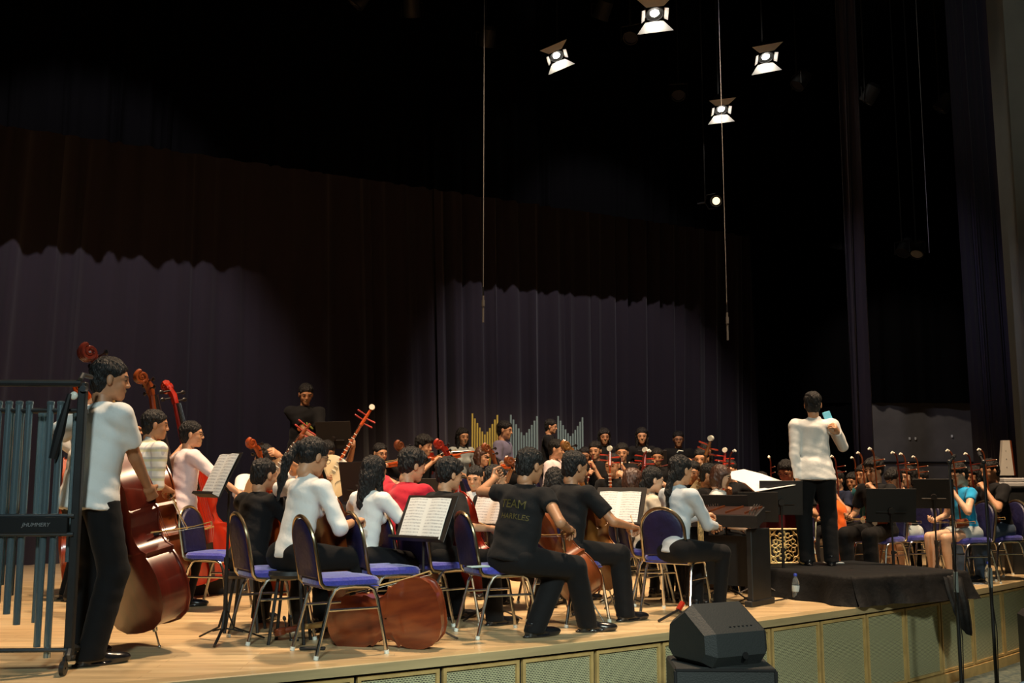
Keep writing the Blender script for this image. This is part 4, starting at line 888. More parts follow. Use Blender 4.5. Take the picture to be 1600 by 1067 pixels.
# ---- wedge monitor on a flight case
def monitor():
    base = V(1.82, 6.55, FZ); c = Fl(1119, 1060, 0)
    MONM = mat('monitor_black', (.022, .026, .027), .6, bump=.15, bscale=120); s = 6.15; x0 = (1114-800)/FPX*s
    t = thing('flight_case', 'black box standing on the auditorium floor under the wedge loudspeaker', 'case', (x0, s, FZ), R(-2))
    top = CAMZ-(1031-750)/FPX*(s-.2)-FZ
    mb = MB(); mb.box((0, 0, top/2+.01), (.56, .42, top-.02), None, .012); mb.build('shell', MONM, t)
    mb = MB()
    for sx in (-1, 1): mb.box((sx*.275, -.205, top/2), (.02, .02, top-.03), None, .004)
    mb.box((0, -.205, top-.012), (.55, .02, .02), None, .004); mb.build('edge_trim', BLK, t)
    mb = MB(); mb.cyl((0, -.214, top*.72), (0, -.208, top*.72), .035, 14); mb.build('recessed_latch', BLK, t)
    t = thing('stage_monitor', 'black wedge-shaped loudspeaker facing the stage on top of the box', 'loudspeaker', (x0, s, FZ+top), R(28))
    # pentagon profile in (y,z), extruded along x; grille faces away
    prof = [(-.17, .01), (-.215, .13), (-.03, .33), (.16, .30), (.22, .05), (.18, .0)]
    prof = [(-.15, .0), (-.20, .06), (-.19, .185), (.02, .325), (.20, .22), (.22, .05), (.17, .0)]
    mb = MB(); n = len(prof); w0, w1 = -.22, .22
    ins = [(y*.80+.005, z*.78+.03) for y, z in prof]
    vs = [(w0, y, z) for y, z in ins]+[(w0+.05, y, z) for y, z in prof]+[(w1-.05, y, z) for y, z in prof]+[(w1, y, z) for y, z in ins]
    q = [(a*n+k, a*n+(k+1) % n, (a+1)*n+(k+1) % n, (a+1)*n+k) for a in range(3) for k in range(n)]
    me = bpy.data.meshes.new('cabinet'); me.from_pydata([tuple(v) for v in vs], [], [tuple(x) for x in q]+[tuple(range(n)), tuple(range(3*n, 4*n))]); me.materials.append(MONM); bm_fix(me); link('cabinet', me, t)
    mb = MB(); mb.box((0.0, .115, .277), (.30, .16, .008), rotx(R(-30.5))); mb.build('speaker_grille', BLK, t)
    mb = MB()
    for i in range(6): mb.box((.02+.03*i-.06, -.152, .212), (.012, .006, .006))
    mb.cyl((.02, -.201, .06), (.02, -.207, .06), .02, 10); mb.build('label_marks', WHITEPAINT if False else BLK, t)
monitor()
# ---- yangqin (hammered dulcimers)
REDL = mat('red_lacquer', (.16, .008, .008), .3, coat=.6); GOLD = mat('gold_carving', (.80, .58, .24), .5, noise=.2, nscale=40); DKW = mat('dark_rosewood', (.035, .014, .010), .4, coat=.3)
def carved(t, c, w, h, Rm=None, ny=-1, name='carved_panel'):
    """pierced gold fretwork: frame, diagonals and rosettes of thin bars"""
    Rm = np.eye(3) if Rm is None else Rm; c = V(*c); mb = MB(); P = lambda x, z, y=0: c+Rm@V(x, y*ny, z)
    r = min(w, h)*.026
    for a, b in (((-1, -1), (1, -1)), ((1, -1), (1, 1)), ((1, 1), (-1, 1)), ((-1, 1), (-1, -1))): mb.tube([P(a[0]*w/2, a[1]*h/2), P(b[0]*w/2, b[1]*h/2)], r*1.3, 4)
    def curve(f, n=16): mb.tube([P(*f(k/n)) for k in range(n+1)], r, 4)
    for k in range(8):
        A = k*PI/4
        curve(lambda u: (w*.44*math.cos(A)*u+w*.05*math.sin(2*PI*u)*-math.sin(A), h*.44*math.sin(A)*u+h*.05*math.sin(2*PI*u)*math.cos(A)))
        curve(lambda u: (w*.44*math.cos(A)*u-w*.05*math.sin(2*PI*u)*-math.sin(A), h*.44*math.sin(A)*u-h*.05*math.sin(2*PI*u)*math.cos(A)))
        cx, cz = w*.33*math.cos(A+PI/8), h*.33*math.sin(A+PI/8)
        curve(lambda u: (cx+w*.085*(1-.4*u)*math.cos(A+8*u), cz+h*.085*(1-.4*u)*math.sin(A+8*u)), 18)
    for sx in (-1, 1):
        for sz in (-1, 1):
            curve(lambda u: (sx*w*(.40-.09*math.cos(2*PI*u)*(1-.3*u)), sz*h*(.40-.09*math.sin(2*PI*u)*(1-.3*u))), 14)
            curve(lambda u: (sx*w*(.5-.5*u*.5), sz*h*(.25+.25*u)), 6)
    mb.build(name, GOLD, t); mb = MB(); mb.box(c+Rm@V(0, .008, 0), (w, .004, h), Rm); mb.build('panel_backing', DKW, t)
def dulcimer(loc, rz, label, m, W1=1.05, W2=.72, D=.48, z=.72, h=.13, panel=None, pins=True, stand=True, tilt=8, group='hammered dulcimers'):
    t = thing('hammered_dulcimer', label, 'dulcimer', loc, rz, group); Rm = rotx(R(-tilt) if False else R(tilt))
    # local: player sits at -Y (long side), far side short
    mb = MB(); out = [(-W1/2, -D/2), (W1/2, -D/2), (W2/2, D/2), (-W2/2, D/2)]; mb.prism(out, 0, h, R3=Rm, c=(0, 0, z)); mb.build('body', m, t, ang=20)
    mb = MB(); mb.prism([(x*.94, y*.92) for x, y in out], h, h+.004, R3=Rm, c=(0, 0, z)); mb.build('soundboard', DKW, t, ang=20)
    if pins:
        mb = MB()
        for sx in (-1, 1):
            for i in range(9):
                for j in range(3): u = i/8; x = sx*((W1/2)*(1-u)+(W2/2)*u-.03-.025*j); mb.cyl(V(0, 0, z)+Rm@V(x, (-D/2+.03)+u*(D-.06), h), V(0, 0, z)+Rm@V(x, (-D/2+.03)+u*(D-.06), h+.028), .004, 5)
        o = mb.build('tuning_pins', CHROME, t); o['kind'] = 'stuff'
        for k in range(4): x = (-.3+.2*k); mb = MB(); mb.box(V(0, 0, z)+Rm@V(x*(.9), 0, h+.012), (.008, D*.7, .016), Rm); mb.build('bridge', VARN['brown'], t)
    if stand:
        for sx in (-1, 1): mb = MB(); mb.box((sx*W1*.36, 0, z/2-.02), (.05, .34, z-.05), None, .006); mb.box((sx*W1*.36, 0, .025), (.07, .42, .05), None, .006); mb.build('stand_leg', m if m is REDL else BLKP, t)
        mb = MB(); mb.box((0, .02, z*.52), (W1*.7, .03, z*.62)); mb.build('stand_panel', m if m is REDL else BLKP, t)
    return t
# ---- drums at the back
def drum(loc, r, z, label, m, group='drums on the back riser'):
    t = thing('drum', label, 'drum', loc, 0, group); mb = MB(); mb.lathe([(r*.88, z-.30), (r*.97, z-.22), (r, z-.15), (r*.97, z-.08), (r*.88, z)], 24); mb.build('shell', m, t)
    mb = MB(); mb.lathe([(r*.88, z), (r*.90, z+.004), (r*.86, z+.012), (.001, z+.012)], 24); mb.build('drum_head', mat('drum_hide', (.45, .38, .26), .7), t)
    for a in (30, 150, 270): mb = MB(); mb.tube([V(r*.7*math.cos(R(a)), r*.7*math.sin(R(a)), z-.28), V(r*.95*math.cos(R(a)), r*.95*math.sin(R(a)), 0.005)], .012, 6); mb.build('leg', BLK, t)
    return t
# ---- bottle
def bottle(loc, label, lab=(.75, .78, .75)):
    t = thing('water_bottle', label, 'bottle', loc, 0, 'plastic water bottles'); PET = mat('clear_plastic', (.8, .9, .95), .08, trans=.9)
    mb = MB(); mb.lathe([(.001, .004), (.028, .002), (.032, .01), (.032, .05), (.030, .06), (.032, .07), (.032, .13), (.031, .15), (.022, .18), (.013, .195), (.013, .205)], 18); mb.build('plastic_body', PET, t)
    mb = MB(); mb.lathe([(.0328, .072), (.0332, .074), (.0332, .122), (.0328, .124)], 18); mb.build('label_band', mat('bottle_label', (.45, .55, .60), .5), t)
    mb = MB(); mb.lathe([(.0155, .203), (.0155, .222), (.013, .226), (.001, .226)], 14); mb.build('cap', mat('blue_cap', (.03, .06, .45), .4), t)
# ---- mic stand
def mic_stand(base, ztop, label, boom=None, gr=-.5):
    t = thing('microphone_stand', label, 'microphone stand', base, 0, 'tall microphone stands at the stage edge'); H = ztop-base[2]
    mb = MB(); mb.cyl((0, 0, .1), (0, 0, H*.5), .014, 10); mb.build('lower_tube', BLK, t); mb = MB(); mb.cyl((0, 0, H*.48), (0, 0, H*.56), .019, 10); mb.build('grip_sleeve', mat('grey_sleeve', (.18, .20, .19), .5), t)
    mb = MB(); mb.cyl((0, 0, H*.5), (0, 0, H), .010, 10); mb.build('upper_tube', BLK, t)
    for a in (20, 140, 260): mb = MB(); d = V(math.cos(R(a)), math.sin(R(a)), 0); mb.tube([V(0, 0, .20), V(0, 0, .10)+d*.05, d*.32+V(0, 0, .012)], .010, 6); mb.build('leg', BLK, t)
    mb = MB(); b = V(*boom) if boom is not None else V(-.05, 0, .05); mb.cyl(V(0, 0, H)+b*.0, V(0, 0, H)+b*.6, .008, 8); mb.cyl(V(0, 0, H)+b*.6-norm(b)*.0, V(0, 0, H)+b, .016, 10); mb.ball(V(0, 0, H), .022, 8, 6); mb.build('microphone', BLK, t)
    mb = MB(); mb.tube([V(.0, -.014, H-.02), V(.012, -.02, H*.7), V(-.014, -.016, H*.5), V(.02, -.02, H*.3), V(.0, -.03, .05), V(.2, -.05, .008)], .004, 6); mb.build('cable', EBONY, t)
# ---- stage lamps
LENS = mat('lamp_lens', (1., .93, .82), emit=140.); LENS2 = mat('lamp_lens_soft', (1., .80, .50), emit=1.3); FLAP = mat('barn_door_inside', (.70, .68, .64), .6); LAMPB = mat('lamp_black', (.012, .012, .012), .6)
def lamp(px, py, d, label, aimat, r=.10, flaps=True, lens=LENS, group='stage lamps on the overhead bars', L=.28, fa=35, frot=0.):
    p = W(px, py, d); Rm = frame(norm(V(*aimat)), (0, 1, .3)); t = thing('stage_lamp', label, 'lamp', M=M4(Rm, p), group=group)
    mb = MB(); mb.lathe([(r*.5, -L), (r*.95, -L*.8), (r*1.05, -L*.2), (r*1.12, 0), (r, .0), (r*.96, -.03)], 18, R3=np.array([[1., 0, 0], [0, 0, 1], [0, 1, 0]])); mb.build('housing', LAMPB, t)
    mb = MB(); mb.lathe([(r*.5, -.014), (r*.98, -.004)], 18, R3=np.array([[1., 0, 0], [0, 0, 1], [0, 1, 0]])); mb.build('bezel', LAMPB, t)
    rl = r*(.52 if flaps else .95); mb = MB(); mb.lathe([(.001, -.006), (rl*.6, -.008), (rl, -.014)], 18, R3=np.array([[1., 0, 0], [0, 0, 1], [0, 1, 0]])); mb.build('lens', lens, t)
    mb = MB(); mb.tube([V(-r*1.3, -.1, 0), V(-r*1.3, -.1, r*1.6), V(0, -.1, r*2.1), V(r*1.3, -.1, r*1.6), V(r*1.3, -.1, 0)], .010, 6); mb.cyl(V(0, -.1, r*2.1), V(0, -.1, r*2.1+.12), .015, 8); mb.build('yoke', LAMPB, t)
    if flaps:
        for k in range(4):
            a = k*PI/2+frot; Rk = np.array([[math.cos(a), 0, math.sin(a)], [0, 1, 0], [-math.sin(a), 0, math.cos(a)]]); big = k % 2 == 0
            w0, w1, ln = (r*1.0, r*2.1, r*1.25) if big else (r*.8, r*.9, r*.5); ff = (95 if k == 0 else fa) if big else fa+25; cs, sn = math.cos(R(ff)), math.sin(R(ff))
            A = [V(-w0, 0, -r*1.08), V(w0, 0, -r*1.08), V(w1, ln*cs, -r*1.08-ln*sn), V(-w1, ln*cs, -r*1.08-ln*sn)]; mb = MB(); mb.add([Rk@x for x in A]+[Rk@(x+V(0, .0, -.004)) for x in A], [(0, 1, 2, 3), (7, 6, 5, 4), (0, 4, 5, 1), (1, 5, 6, 2), (2, 6, 7, 3), (3, 7, 4, 0)]); mb.build('barn_door', FLAP, t, smooth=False)
    top = V(0, -.1, r*2.1); up = Rm.T@V(0, 0, 1.); hgt = 10.9-(p+Rm@top)[2]; mb = MB(); mb.cyl(top, top+up*hgt, .012, 6); mb.build('hanging_rod', LAMPB, t)
    return p
def dead_lamp(px, py, d, label, col=None, rz=0.):
    p = W(px, py, d); t = thing('stage_lamp', label, 'lamp', p, rz, 'unlit stage lamps on the overhead bars'); r = .11
    mb = MB(); Rm = rotx(R(-55)); mb.lathe([(r*.6, -.3), (r, -.25), (r*1.05, 0), (r*.9, 0), (r*.88, -.03)], 14, R3=Rm@np.array([[1., 0, 0], [0, 0, 1], [0, 1, 0]])); mb.build('housing', LAMPB, t)
    mb = MB(); mb.cyl(Rm@V(0, -.03, 0), Rm@V(0, -.02, 0), r*.88, 14); mb.build('lens', mat('dark_lens', (.04, .04, .05), .15) if col is None else mat('gel_'+col[0], col[1], .5), t)
    mb = MB(); mb.tube([V(-r*1.3, 0, 0), V(-r*1.3, 0, .2), V(r*1.3, 0, .2), V(r*1.3, 0, 0)], .01, 6); mb.build('yoke', LAMPB, t); mb = MB(); mb.cyl((0, 0, .2), (0, 0, 10.9-p[2]), .012, 6); mb.build('hanging_rod', LAMPB, t)

# ============================================================ who sits and stands where
COND = V(2.97, 10.2)
def toward(hx, d, off=0.):
    x = (hx-800)/FPX*d; return math.degrees(math.atan2(COND[1]-d, COND[0]-x))+off
def fchair(i, label, off=0., dy=.03): f = R(i['face']+off); p = i['hip']; return chair((p[0]+dy*math.cos(f), p[1]+dy*math.sin(f), i['lvl']), i['face']+off, label)
POSE = dict(
    cello=dict(lh=(-.17, .20, 1.02), rh=(.26, .46, .66), lhand='grip', rhand='hold', lpalm=(1, -.3, 0), rpalm=(0, 0, -1), feet=((-.26, .42, 0), (.26, .42, 0))),
    erhu=dict(lh=(-.12, .27, .98), rh=(.20, .27, .68), lhand='grip', rhand='hold', lpalm=(1, 0, 0), rpalm=(-.4, 0, 1)),
    flute=dict(lh=(.08, .22, 1.06), rh=(.27, .20, 1.03), lhand='grip', rhand='grip', lpalm=(0, -1, -.3), rpalm=(0, 1, -.3)),
    reed=dict(lh=(-.03, .26, .96), rh=(.04, .34, .86), lhand='grip', rhand='grip', lpalm=(1, 0, 0), rpalm=(-1, 0, 0)),
    lute=dict(lh=(-.20, .26, 1.06), rh=(.10, .30, .74), lhand='grip', rhand='hold', lpalm=(1, -.2, 0), rpalm=(-.2, -1, 0)),
    fiddle=dict(lh=(-.30, .33, 1.03), rh=(.20, .36, 1.0), lhand='grip', rhand='hold', lpalm=(.3, -.3, .9), rpalm=(0, 0, -1)),
    idle=dict(lh=(-.12, .28, .66), rh=(.12, .28, .66)),
    mallet=dict(lh=(-.18, .36, .80), rh=(.18, .36, .80), lhand='grip', rhand='grip'))
PEOPLE = []
def player(role, label, hx, hy, d, inst=None, ilabel=None, off=0., ch=None, face=None, **k):
    f = face if face is not None else toward(hx, d, off)
    kw = dict(POSE[role]); kw.update(k); i = person(label, hx, hy, d, face=f, **kw); i['lvl'] = k.get('level', 0.); PEOPLE.append(i); tw = i['toW']; Rw = i['Rw']; S = i['S']
    if ch: fchair(i, ch)
    dirw = lambda v: Rw@V(*v)
    if inst in ('cello', 'cello_nobow'):
        b = tw((.02, .58, 0)); b[2] = i['lvl']; top = tw((-.135, .17, 1.27)); vn = k.get('varnish', 'brown')
        fiddle('cello', aim(b, top-b, dirw((.15, 1, 0))), ilabel, 'cello', i.get('v') or VN.get(label, 'brown'), group='cellos held by the players')
        if inst == 'cello': a = i['hR']; bow(a+dirw((.02, 0, -.01)), a+dirw((-.62, .10, .10)), 'bow drawn across the '+ilabel.split(' held')[0].split(' of ')[0]+' of the '+SHORT(label))
    elif inst == 'erhu':
        b = tw((-.13, .20, .60)); erhu(aim(b, dirw((-.02, .10, 1)), dirw((.25, 1, 0))), ilabel, v=random.choice(['dark', 'brown'])); a = i['hR']
        if ilabel: bow(a+dirw((.03, 0, 0)), a+dirw((-.62, .0, .02)), 'thin bow of the '+SHORT(label), thick=.0035)
    elif inst == 'flute':
        m = i['H']+Rw@(V(.0, .11, -.06)*S); e = (i['hR']-m); pipe(m-norm(e)*.08, m+norm(e)*.62, .011, ilabel, group='flutes of the wind players')
    elif inst == 'reed':
        m = i['H']+Rw@(V(.0, .11, -.065)*S); e = i['hR']-m; pipe(m, m+norm(e)*.46, .011, ilabel, name='reed_pipe', cat='wind instrument', bell=.055, group='reed pipes of the wind players')
    elif inst in ('pipa', 'liuqin', 'ruan'):
        b = tw((.03, .22, .60)); top = i['hL']+dirw((.02, .03, .0)); z = norm(top-b); lute(aim(b+dirw((0, .02, 0)), z, dirw((.2, 1, 0))), ilabel, inst)
    elif inst == 'fiddle':
        m = i['H']+Rw@(V(-.05, .09, -.15)*S); e = norm(i['hL']-m); fiddle('violin', aim(m+dirw((.02, .0, .0)), e, dirw((0, .2, 1))), ilabel, 'fiddle', 'orange', group='small orange fiddles'); a = i['hR']
        bow(a+dirw((.02, 0, .02)), a+norm((m+e*.2+V(0, 0, .05))-a)*.6, 'bow of the small fiddle of the '+SHORT(label), thick=.0035)
    return i
VN = {}
def SHORT(l): w = l.split(' '); return ' '.join(w[:7])
# ---- the string section near the stage edge
p1 = person('man standing in a white T-shirt playing the nearest dark double bass', 173, 593, 6.28, face=50, kind='stand', shirt='white', wide=1.08, lean=7, twist=2, yaw=-30, pitch=5,
            lh=('w', W(128, 640, 6.55)), rh=('w', W(245, 798, 6.62)), lhand='grip', rhand='hold', rpalm=(-.5, .5, -.5), skin=SKIN_D, feet=((-.13, .05, 0), (.13, -.02, 0)))
fiddle('bass', aim(Fl(250, 1013), W(128, 556, 6.62)-Fl(250, 1013), (.62, .70, 0)), 'dark red double bass held by the standing man in the white T-shirt', 'double bass', 'dark', neckm=MAPLE)
bow(W(236, 832, 6.55), W(330, 816, 7.0), 'pale bow drawn across the nearest dark double bass')
p2 = person('man standing in a pale plaid shirt behind the nearest double bass', 243, 664, 8.3, face=45, kind='stand', shirt='plaid', sleeve='elbow', lean=12, yaw=-25, pitch=4, lh=('w', W(205, 680, 8.6)), rh=('w', W(262, 765, 8.4)), lhand='grip', rhand='hold', lod=0, collar=True, skin=SKIN_D)
fiddle('bass', aim(Fl(262, 948), W(216, 618, 8.75)-Fl(262, 948), (.7, .6, 0)), 'brown double bass of the man in the plaid shirt', 'double bass', 'brown')
bow(p2['hR'], p2['hR']+V(.10, .15, -.30), 'dark bow held low by the man in the plaid shirt')
p3 = person('man standing with glasses and a pale pink shirt at the bright red double bass', 300, 679, 9.0, face=35, kind='stand', shirt='pink', sleeve='elbow', lean=6, yaw=-25, pitch=0, lh=('w', W(283, 700, 9.35)), rh=('w', W(378, 774, 8.9)), lhand='grip', rhand='hold', lod=0, glasses=True)
fiddle('bass', aim(Fl(326, 932), W(264, 640, 9.5)-Fl(326, 932), (.75, -.55, 0)), 'bright red double bass of the man with glasses', 'double bass', 'red')
p4 = person('person in white almost hidden between the chimes and the nearest bassist', 136, 672, 9.4, face=30, kind='stand', shirt='white', lean=8, lh=('w', W(118, 660, 9.5)), rh=(.2, .35, .9), lhand='grip')
fiddle('bass', aim(Fl(118, 925), W(117, 622, 9.75)-Fl(118, 925), (.85, .3, 0)), 'orange double bass seen between the chime frame and the nearest bassist', 'double bass', 'orange')
VN['man seated in a black shirt, back turned, behind the empty chair near the bassists'] = 'orange'
p5 = player('cello', 'man seated in a black shirt, back turned, behind the empty chair near the bassists', 413, 742, 7.6, 'cello_nobow', 'orange cello held by the man in the plain black shirt near the bassists', face=58, shirt='blackc', sleeve='three', lean=14, yaw=-8, feet=((-.26, .42, 0), (.2, .36, 0)))
p7 = player('cello', 'woman seated in a white blouse with glasses and a long ponytail', 490, 714, 7.1, 'cello', 'brown cello held by the woman with the ponytail', face=52, shirt='white', sleeve='elbow', girl=True, hair='pony', lean=15, yaw=-12, pitch=18, glasses=True, collar=True,
            rh=('w', W(555, 815, 7.15)), feet=((-.22, .46, 0), (.2, .40, 0)))
pf = player('cello', 'woman with long dark hair and a white top, back turned, beside the person in red', 585, 738, 7.55, None, None, face=50, shirt='white', girl=True, hair='long', lean=10)
p11 = player('cello', 'person seated in a red T-shirt, back turned', 645, 728, 8.1, 'cello_nobow', 'dark cello held by the person in red', face=52, shirt='red', lean=18, yaw=-22, pitch=12, hair='curly', lod=0)
VN['person seated in a black T-shirt behind the large open score'] = 'red'
p13 = player('cello', 'person seated in a black T-shirt behind the large open score', 703, 742, 7.8, 'cello', 'red cello held by the person in black behind the large open score', face=40, shirt='blackc', lean=14, yaw=-10, hair='curly', rh=('w', W(768, 826, 7.6)), ch='blue banquet chair under the person in black behind the large open score')
p20 = player('cello', 'man seated in a black T-shirt lettered TEAM on the back', 829, 728, 7.25, None, None, face=24, twist=32, shirt='blackc', sleeve='cap', lean=15, side=4, yaw=-18, pitch=12, wide=1.06, rh=('w', W(888, 826, 7.15)), lh=('w', W(772, 748, 7.75)), elbow=(.9, .3),
             feet=((.02, .16, 0), (-.05, .62, 0)), skin=SKIN_D)
GOLDT = mat('shirt_print_gold', (.15, .125, .03), .7)
sh = [c for c in p20['o'].children if c.name.startswith('shirt')][0]
Rt_ = p20['Rt']; Mx = M4(np.stack([Rt_[:, 0], Rt_[:, 2], -Rt_[:, 1]], 1), V(0, 0, .555)+Rt_@V(-.004, -.14, .335))
text_on('TEAM', .082, Mx, sh, GOLDT, 'shirt_lettering', wrap=sh)
Mx = M4(np.stack([Rt_[:, 0], Rt_[:, 2], -Rt_[:, 1]], 1), V(0, 0, .555)+Rt_@V(.022, -.14, .25)); text_on('HARKLES', .054, Mx, sh, GOLDT, 'shirt_lettering', wrap=sh)
e0 = V(.68, 7.75, 0); fiddle('cello', aim(e0, W(786, 712, 7.85)-e0, (.9, .45, 0)), 'dark brown cello of the man whose shirt is lettered TEAM', 'cello', 'brown', group='cellos held by the players')
bow(p20['hR']+V(.02, 0, -.02), p20['hR']+V(-.25, .5, -.05), 'bow of the man whose shirt is lettered TEAM')
p24 = player('cello', 'man seated in a black T-shirt with his bow arm stretched out, beside the empty chair', 899, 730, 8.0, None, None, face=42, shirt='blackc', lean=12, yaw=-15, pitch=8, rh=('w', W(985, 822, 8.0)), elbow=(0, .2), ch='blue banquet chair under the man with the stretched-out bow arm', skin=SKIN_D)
e0 = p24['toW']((.02, .58, 0)); e0[2] = 0; fiddle('cello', aim(e0, p24['toW']((-.135, .17, 1.27))-e0, (.8, .6, 0)), 'amber cello held by the man with the stretched-out bow arm', 'cello', 'amber', group='cellos held by the players')
bow(p24['hR'], p24['hR']+V(.02, .42, .06)*1.2, 'bow in the stretched-out hand near the open score')
p33 = player('idle', 'woman seated in a grey-blue blouse with a white hair clip, playing the black dulcimer', 1064, 735, 8.35, None, None, face=38, shirt='grey', sleeve='long', girl=True, hair='low', lean=8, yaw=-8, pitch=6, rh=('w', W(1118, 822, 8.5)), lh=(-.1, .45, .80), lhand='hold', rhand='grip', feet=((-.12, .40, 0), (.14, .38, 0)), collar=True)
chair(Fl(1056, 958)*V(1, 1, 0), 58, 'blue banquet chair seen from behind under the woman at the black dulcimer')
mb = MB(); mb.tube([V(-.03, 0, 0), V(-.01, .0, .018), V(.03, .01, .012)], .005, 6); mb.build('hair_clip', BONE, p33['o'], M4(None, p33['toL'](W(1062, 707, 8.3))))
# chairs that nobody sits on
def stool(i, label):
    p = i['hip']; t = thing('stool', label, 'stool', (p[0], p[1], 0), 0, 'low black stools of the cellists'); z = p[2]-.10*i['S']; mb = MB(); mb.lathe([(.001, z-.05), (.14, z-.05), (.155, z-.03), (.15, z-.005), (.001, z)], 20); mb.build('seat', BLKP, t)
    for a in (45, 135, 225, 315): mb = MB(); d = V(math.cos(R(a)), math.sin(R(a)), 0); mb.cyl(d*.10+V(0, 0, z-.05), d*.16, .011, 8); mb.build('leg', BLKP, t)
def chair_feet(px4, label):
    a, b, c, d_ = [Fl(*p) for p in px4]; m = (a+b+c+d_)/4; v = (b-a)+(d_-c); return chair(m, math.degrees(math.atan2(v[1], v[0])), label)
chair_feet(((505, 1028), (597, 1022), (458, 1018), (549, 1008)), 'empty blue banquet chair nearest the stage edge, a cello lying behind it')
chair_feet(((757, 998), (839, 992), (713, 987), (791, 983)), 'blue banquet chair under the man whose shirt is lettered TEAM')
chair_feet(((401, 1007), (487, 1000), (356, 996), (442, 989)), 'empty blue banquet chair in front of the man in the plain black shirt')
chair(V((604-800)/FPX*7.3, 7.3, 0), 30, 'blue banquet chair between the ponytailed woman and the large open score')
chair(V((648-800)/FPX*7.78, 7.78, 0), 28, 'blue banquet chair close behind the large open score')
for i_, l_ in ((pf, 'low black stool under the long-haired woman in white'), (p11, 'low black stool under the person in the red T-shirt'), (p5, 'low black stool under the man in the plain black shirt near the bassists'), (p7, 'low black stool under the woman with the ponytail')): stool(i_, l_)
chair(W(997, 820, 9.2)*V(1, 1, 0), 215, 'blue banquet chair facing the audience beyond the amber cello')
chair(V((345-800)/FPX*8.7, 8.7, 0), -13, 'blue banquet chair partly hidden behind the stand near the red double bass')
# ---- cello lying on its side
c0, c1 = V((693-800)/FPX*6.68, 6.68, .25), V((432-800)/FPX*7.0, 7.0, .05); z_ = norm(c1-c0)
fiddle('cello', aim(c0-z_*.24, z_, (.1, 1, .05)), 'brown cello lying on its side on the floor behind the empty chair', 'cello', 'redbrown', pin=False, neckm=MAPLE)
bow(W(540, 926, 6.62), W(672, 893, 6.75), 'pale bow resting on the side of the cello lying on the floor', thick=.006)
# ---- players further in, on the floor
player('idle', 'young man in a white T-shirt with purple print, facing the audience', 742, 747, 9.8, face=255, shirt='white', lean=14, pitch=12, hair='short', ch='blue banquet chair under the young man with purple print on his shirt')
player('cello', 'person in black with short hair, back turned, behind the lettered man', 775, 748, 8.7, 'cello_nobow', 'dark cello held beside the young man with the purple print', face=45, shirt='blackc', lean=10, yaw=-20, ch='blue banquet chair under the short-haired person in black behind the lettered man')
player('idle', 'person with a dark bob, back turned, between the lettered man and his neighbour', 868, 750, 9.2, face=50, shirt='blackc', hair='bob', girl=True, ch='blue banquet chair under the person with the dark bob')
player('erhu', 'young woman with short brown hair and a white top, looking to the conductor', 990, 751, 9.4, 'erhu', 'two-stringed fiddle of the woman with short brown hair', face=20, shirt='white', hair='bob', girl=True, haircol=HAIR_B, ch='blue banquet chair under the woman with short brown hair', collar=True)
player('idle', 'young woman in a cream blouse with a dark ponytail over her shoulder', 1021, 750, 9.1, face=8, shirt='cream', hair='low', girl=True, pitch=10, skin=SKIN_P, ch='blue banquet chair under the woman in the cream blouse', collar=True)
player('erhu', 'man with short hair in black next to the woman in the white blouse', 1109, 742, 10.6, 'erhu', 'two-stringed fiddle of the man beside the white blouse', face=-30, shirt='blackc', ch='chair under the short-haired man beside the white blouse')
player('idle', 'woman with a brown bob in a white blouse behind the black stands', 1127, 745, 10.1, face=-20, shirt='white', hair='bob', girl=True, haircol=HAIR_B, skin=SKIN_P, collar=True, pitch=12, ch='chair under the woman with the brown bob behind the black stands')
player('lute', 'lute player in black behind the hair clip of the dulcimer player', 1082, 738, 11.0, 'pipa', 'upright pear-shaped lute behind the dulcimer player', face=250, shirt='blackc', ch='chair under the lute player behind the dulcimer player')
player('mallet', 'man with glasses in black leaning over the red dulcimer by the conductor', 1228, 737, 11.0, None, None, face=235, shirt='blackc', glasses=True, lean=14, pitch=22, rh=(.18, .40, .76), ch='chair under the man at the red dulcimer')
player('erhu', 'person in black half hidden by the large white sheet', 1190, 752, 12.2, 'erhu', 'two-stringed fiddle whose tip shows above the large white sheet', face=250, shirt='blackc', ch='chair under the person half hidden by the large white sheet')
# lutes in the middle, white discs on top
for px, py, d, l1, l2, kw in ((957, 727, 11.6, 'woman in black with her hair tied back holding the lute nearest the silver pipes', 'lute with a white head disc, nearest the silver pipes', dict(girl=True, hair='pony')),
        (1012, 735, 11.9, 'person in black hidden behind the second lute with a white disc', 'lute with a white head disc and red pegs above the woman with short brown hair', dict(hair='bob', girl=True)),
        (1096, 715, 13.2, 'person in dark clothes playing under the lute disc nearest the large sheet', None, dict(hair='short')),
        (1140, 735, 12.4, 'person in black behind the woman with the brown bob', 'lute with a white head disc, above the woman with the brown bob', dict(hair='short'))):
    i = player('lute', l1, px, py, d, None, None, face=245, shirt='blackc', ch='chair under the '+SHORT(l1), **kw)
    if l2:
        tx = {957: (952, 706), 1012: (1007, 708), 1140: (1132, 708)}[px]; top = W(tx[0], tx[1], d-.35); b = top-V(-.03 if px == 957 else .02, -.08, .905); lute(aim(b, top-b, (-.35, -1, .1)), l2, 'pipa', neckcol='red' if px != 957 else 'orange', group='lutes with white head discs')
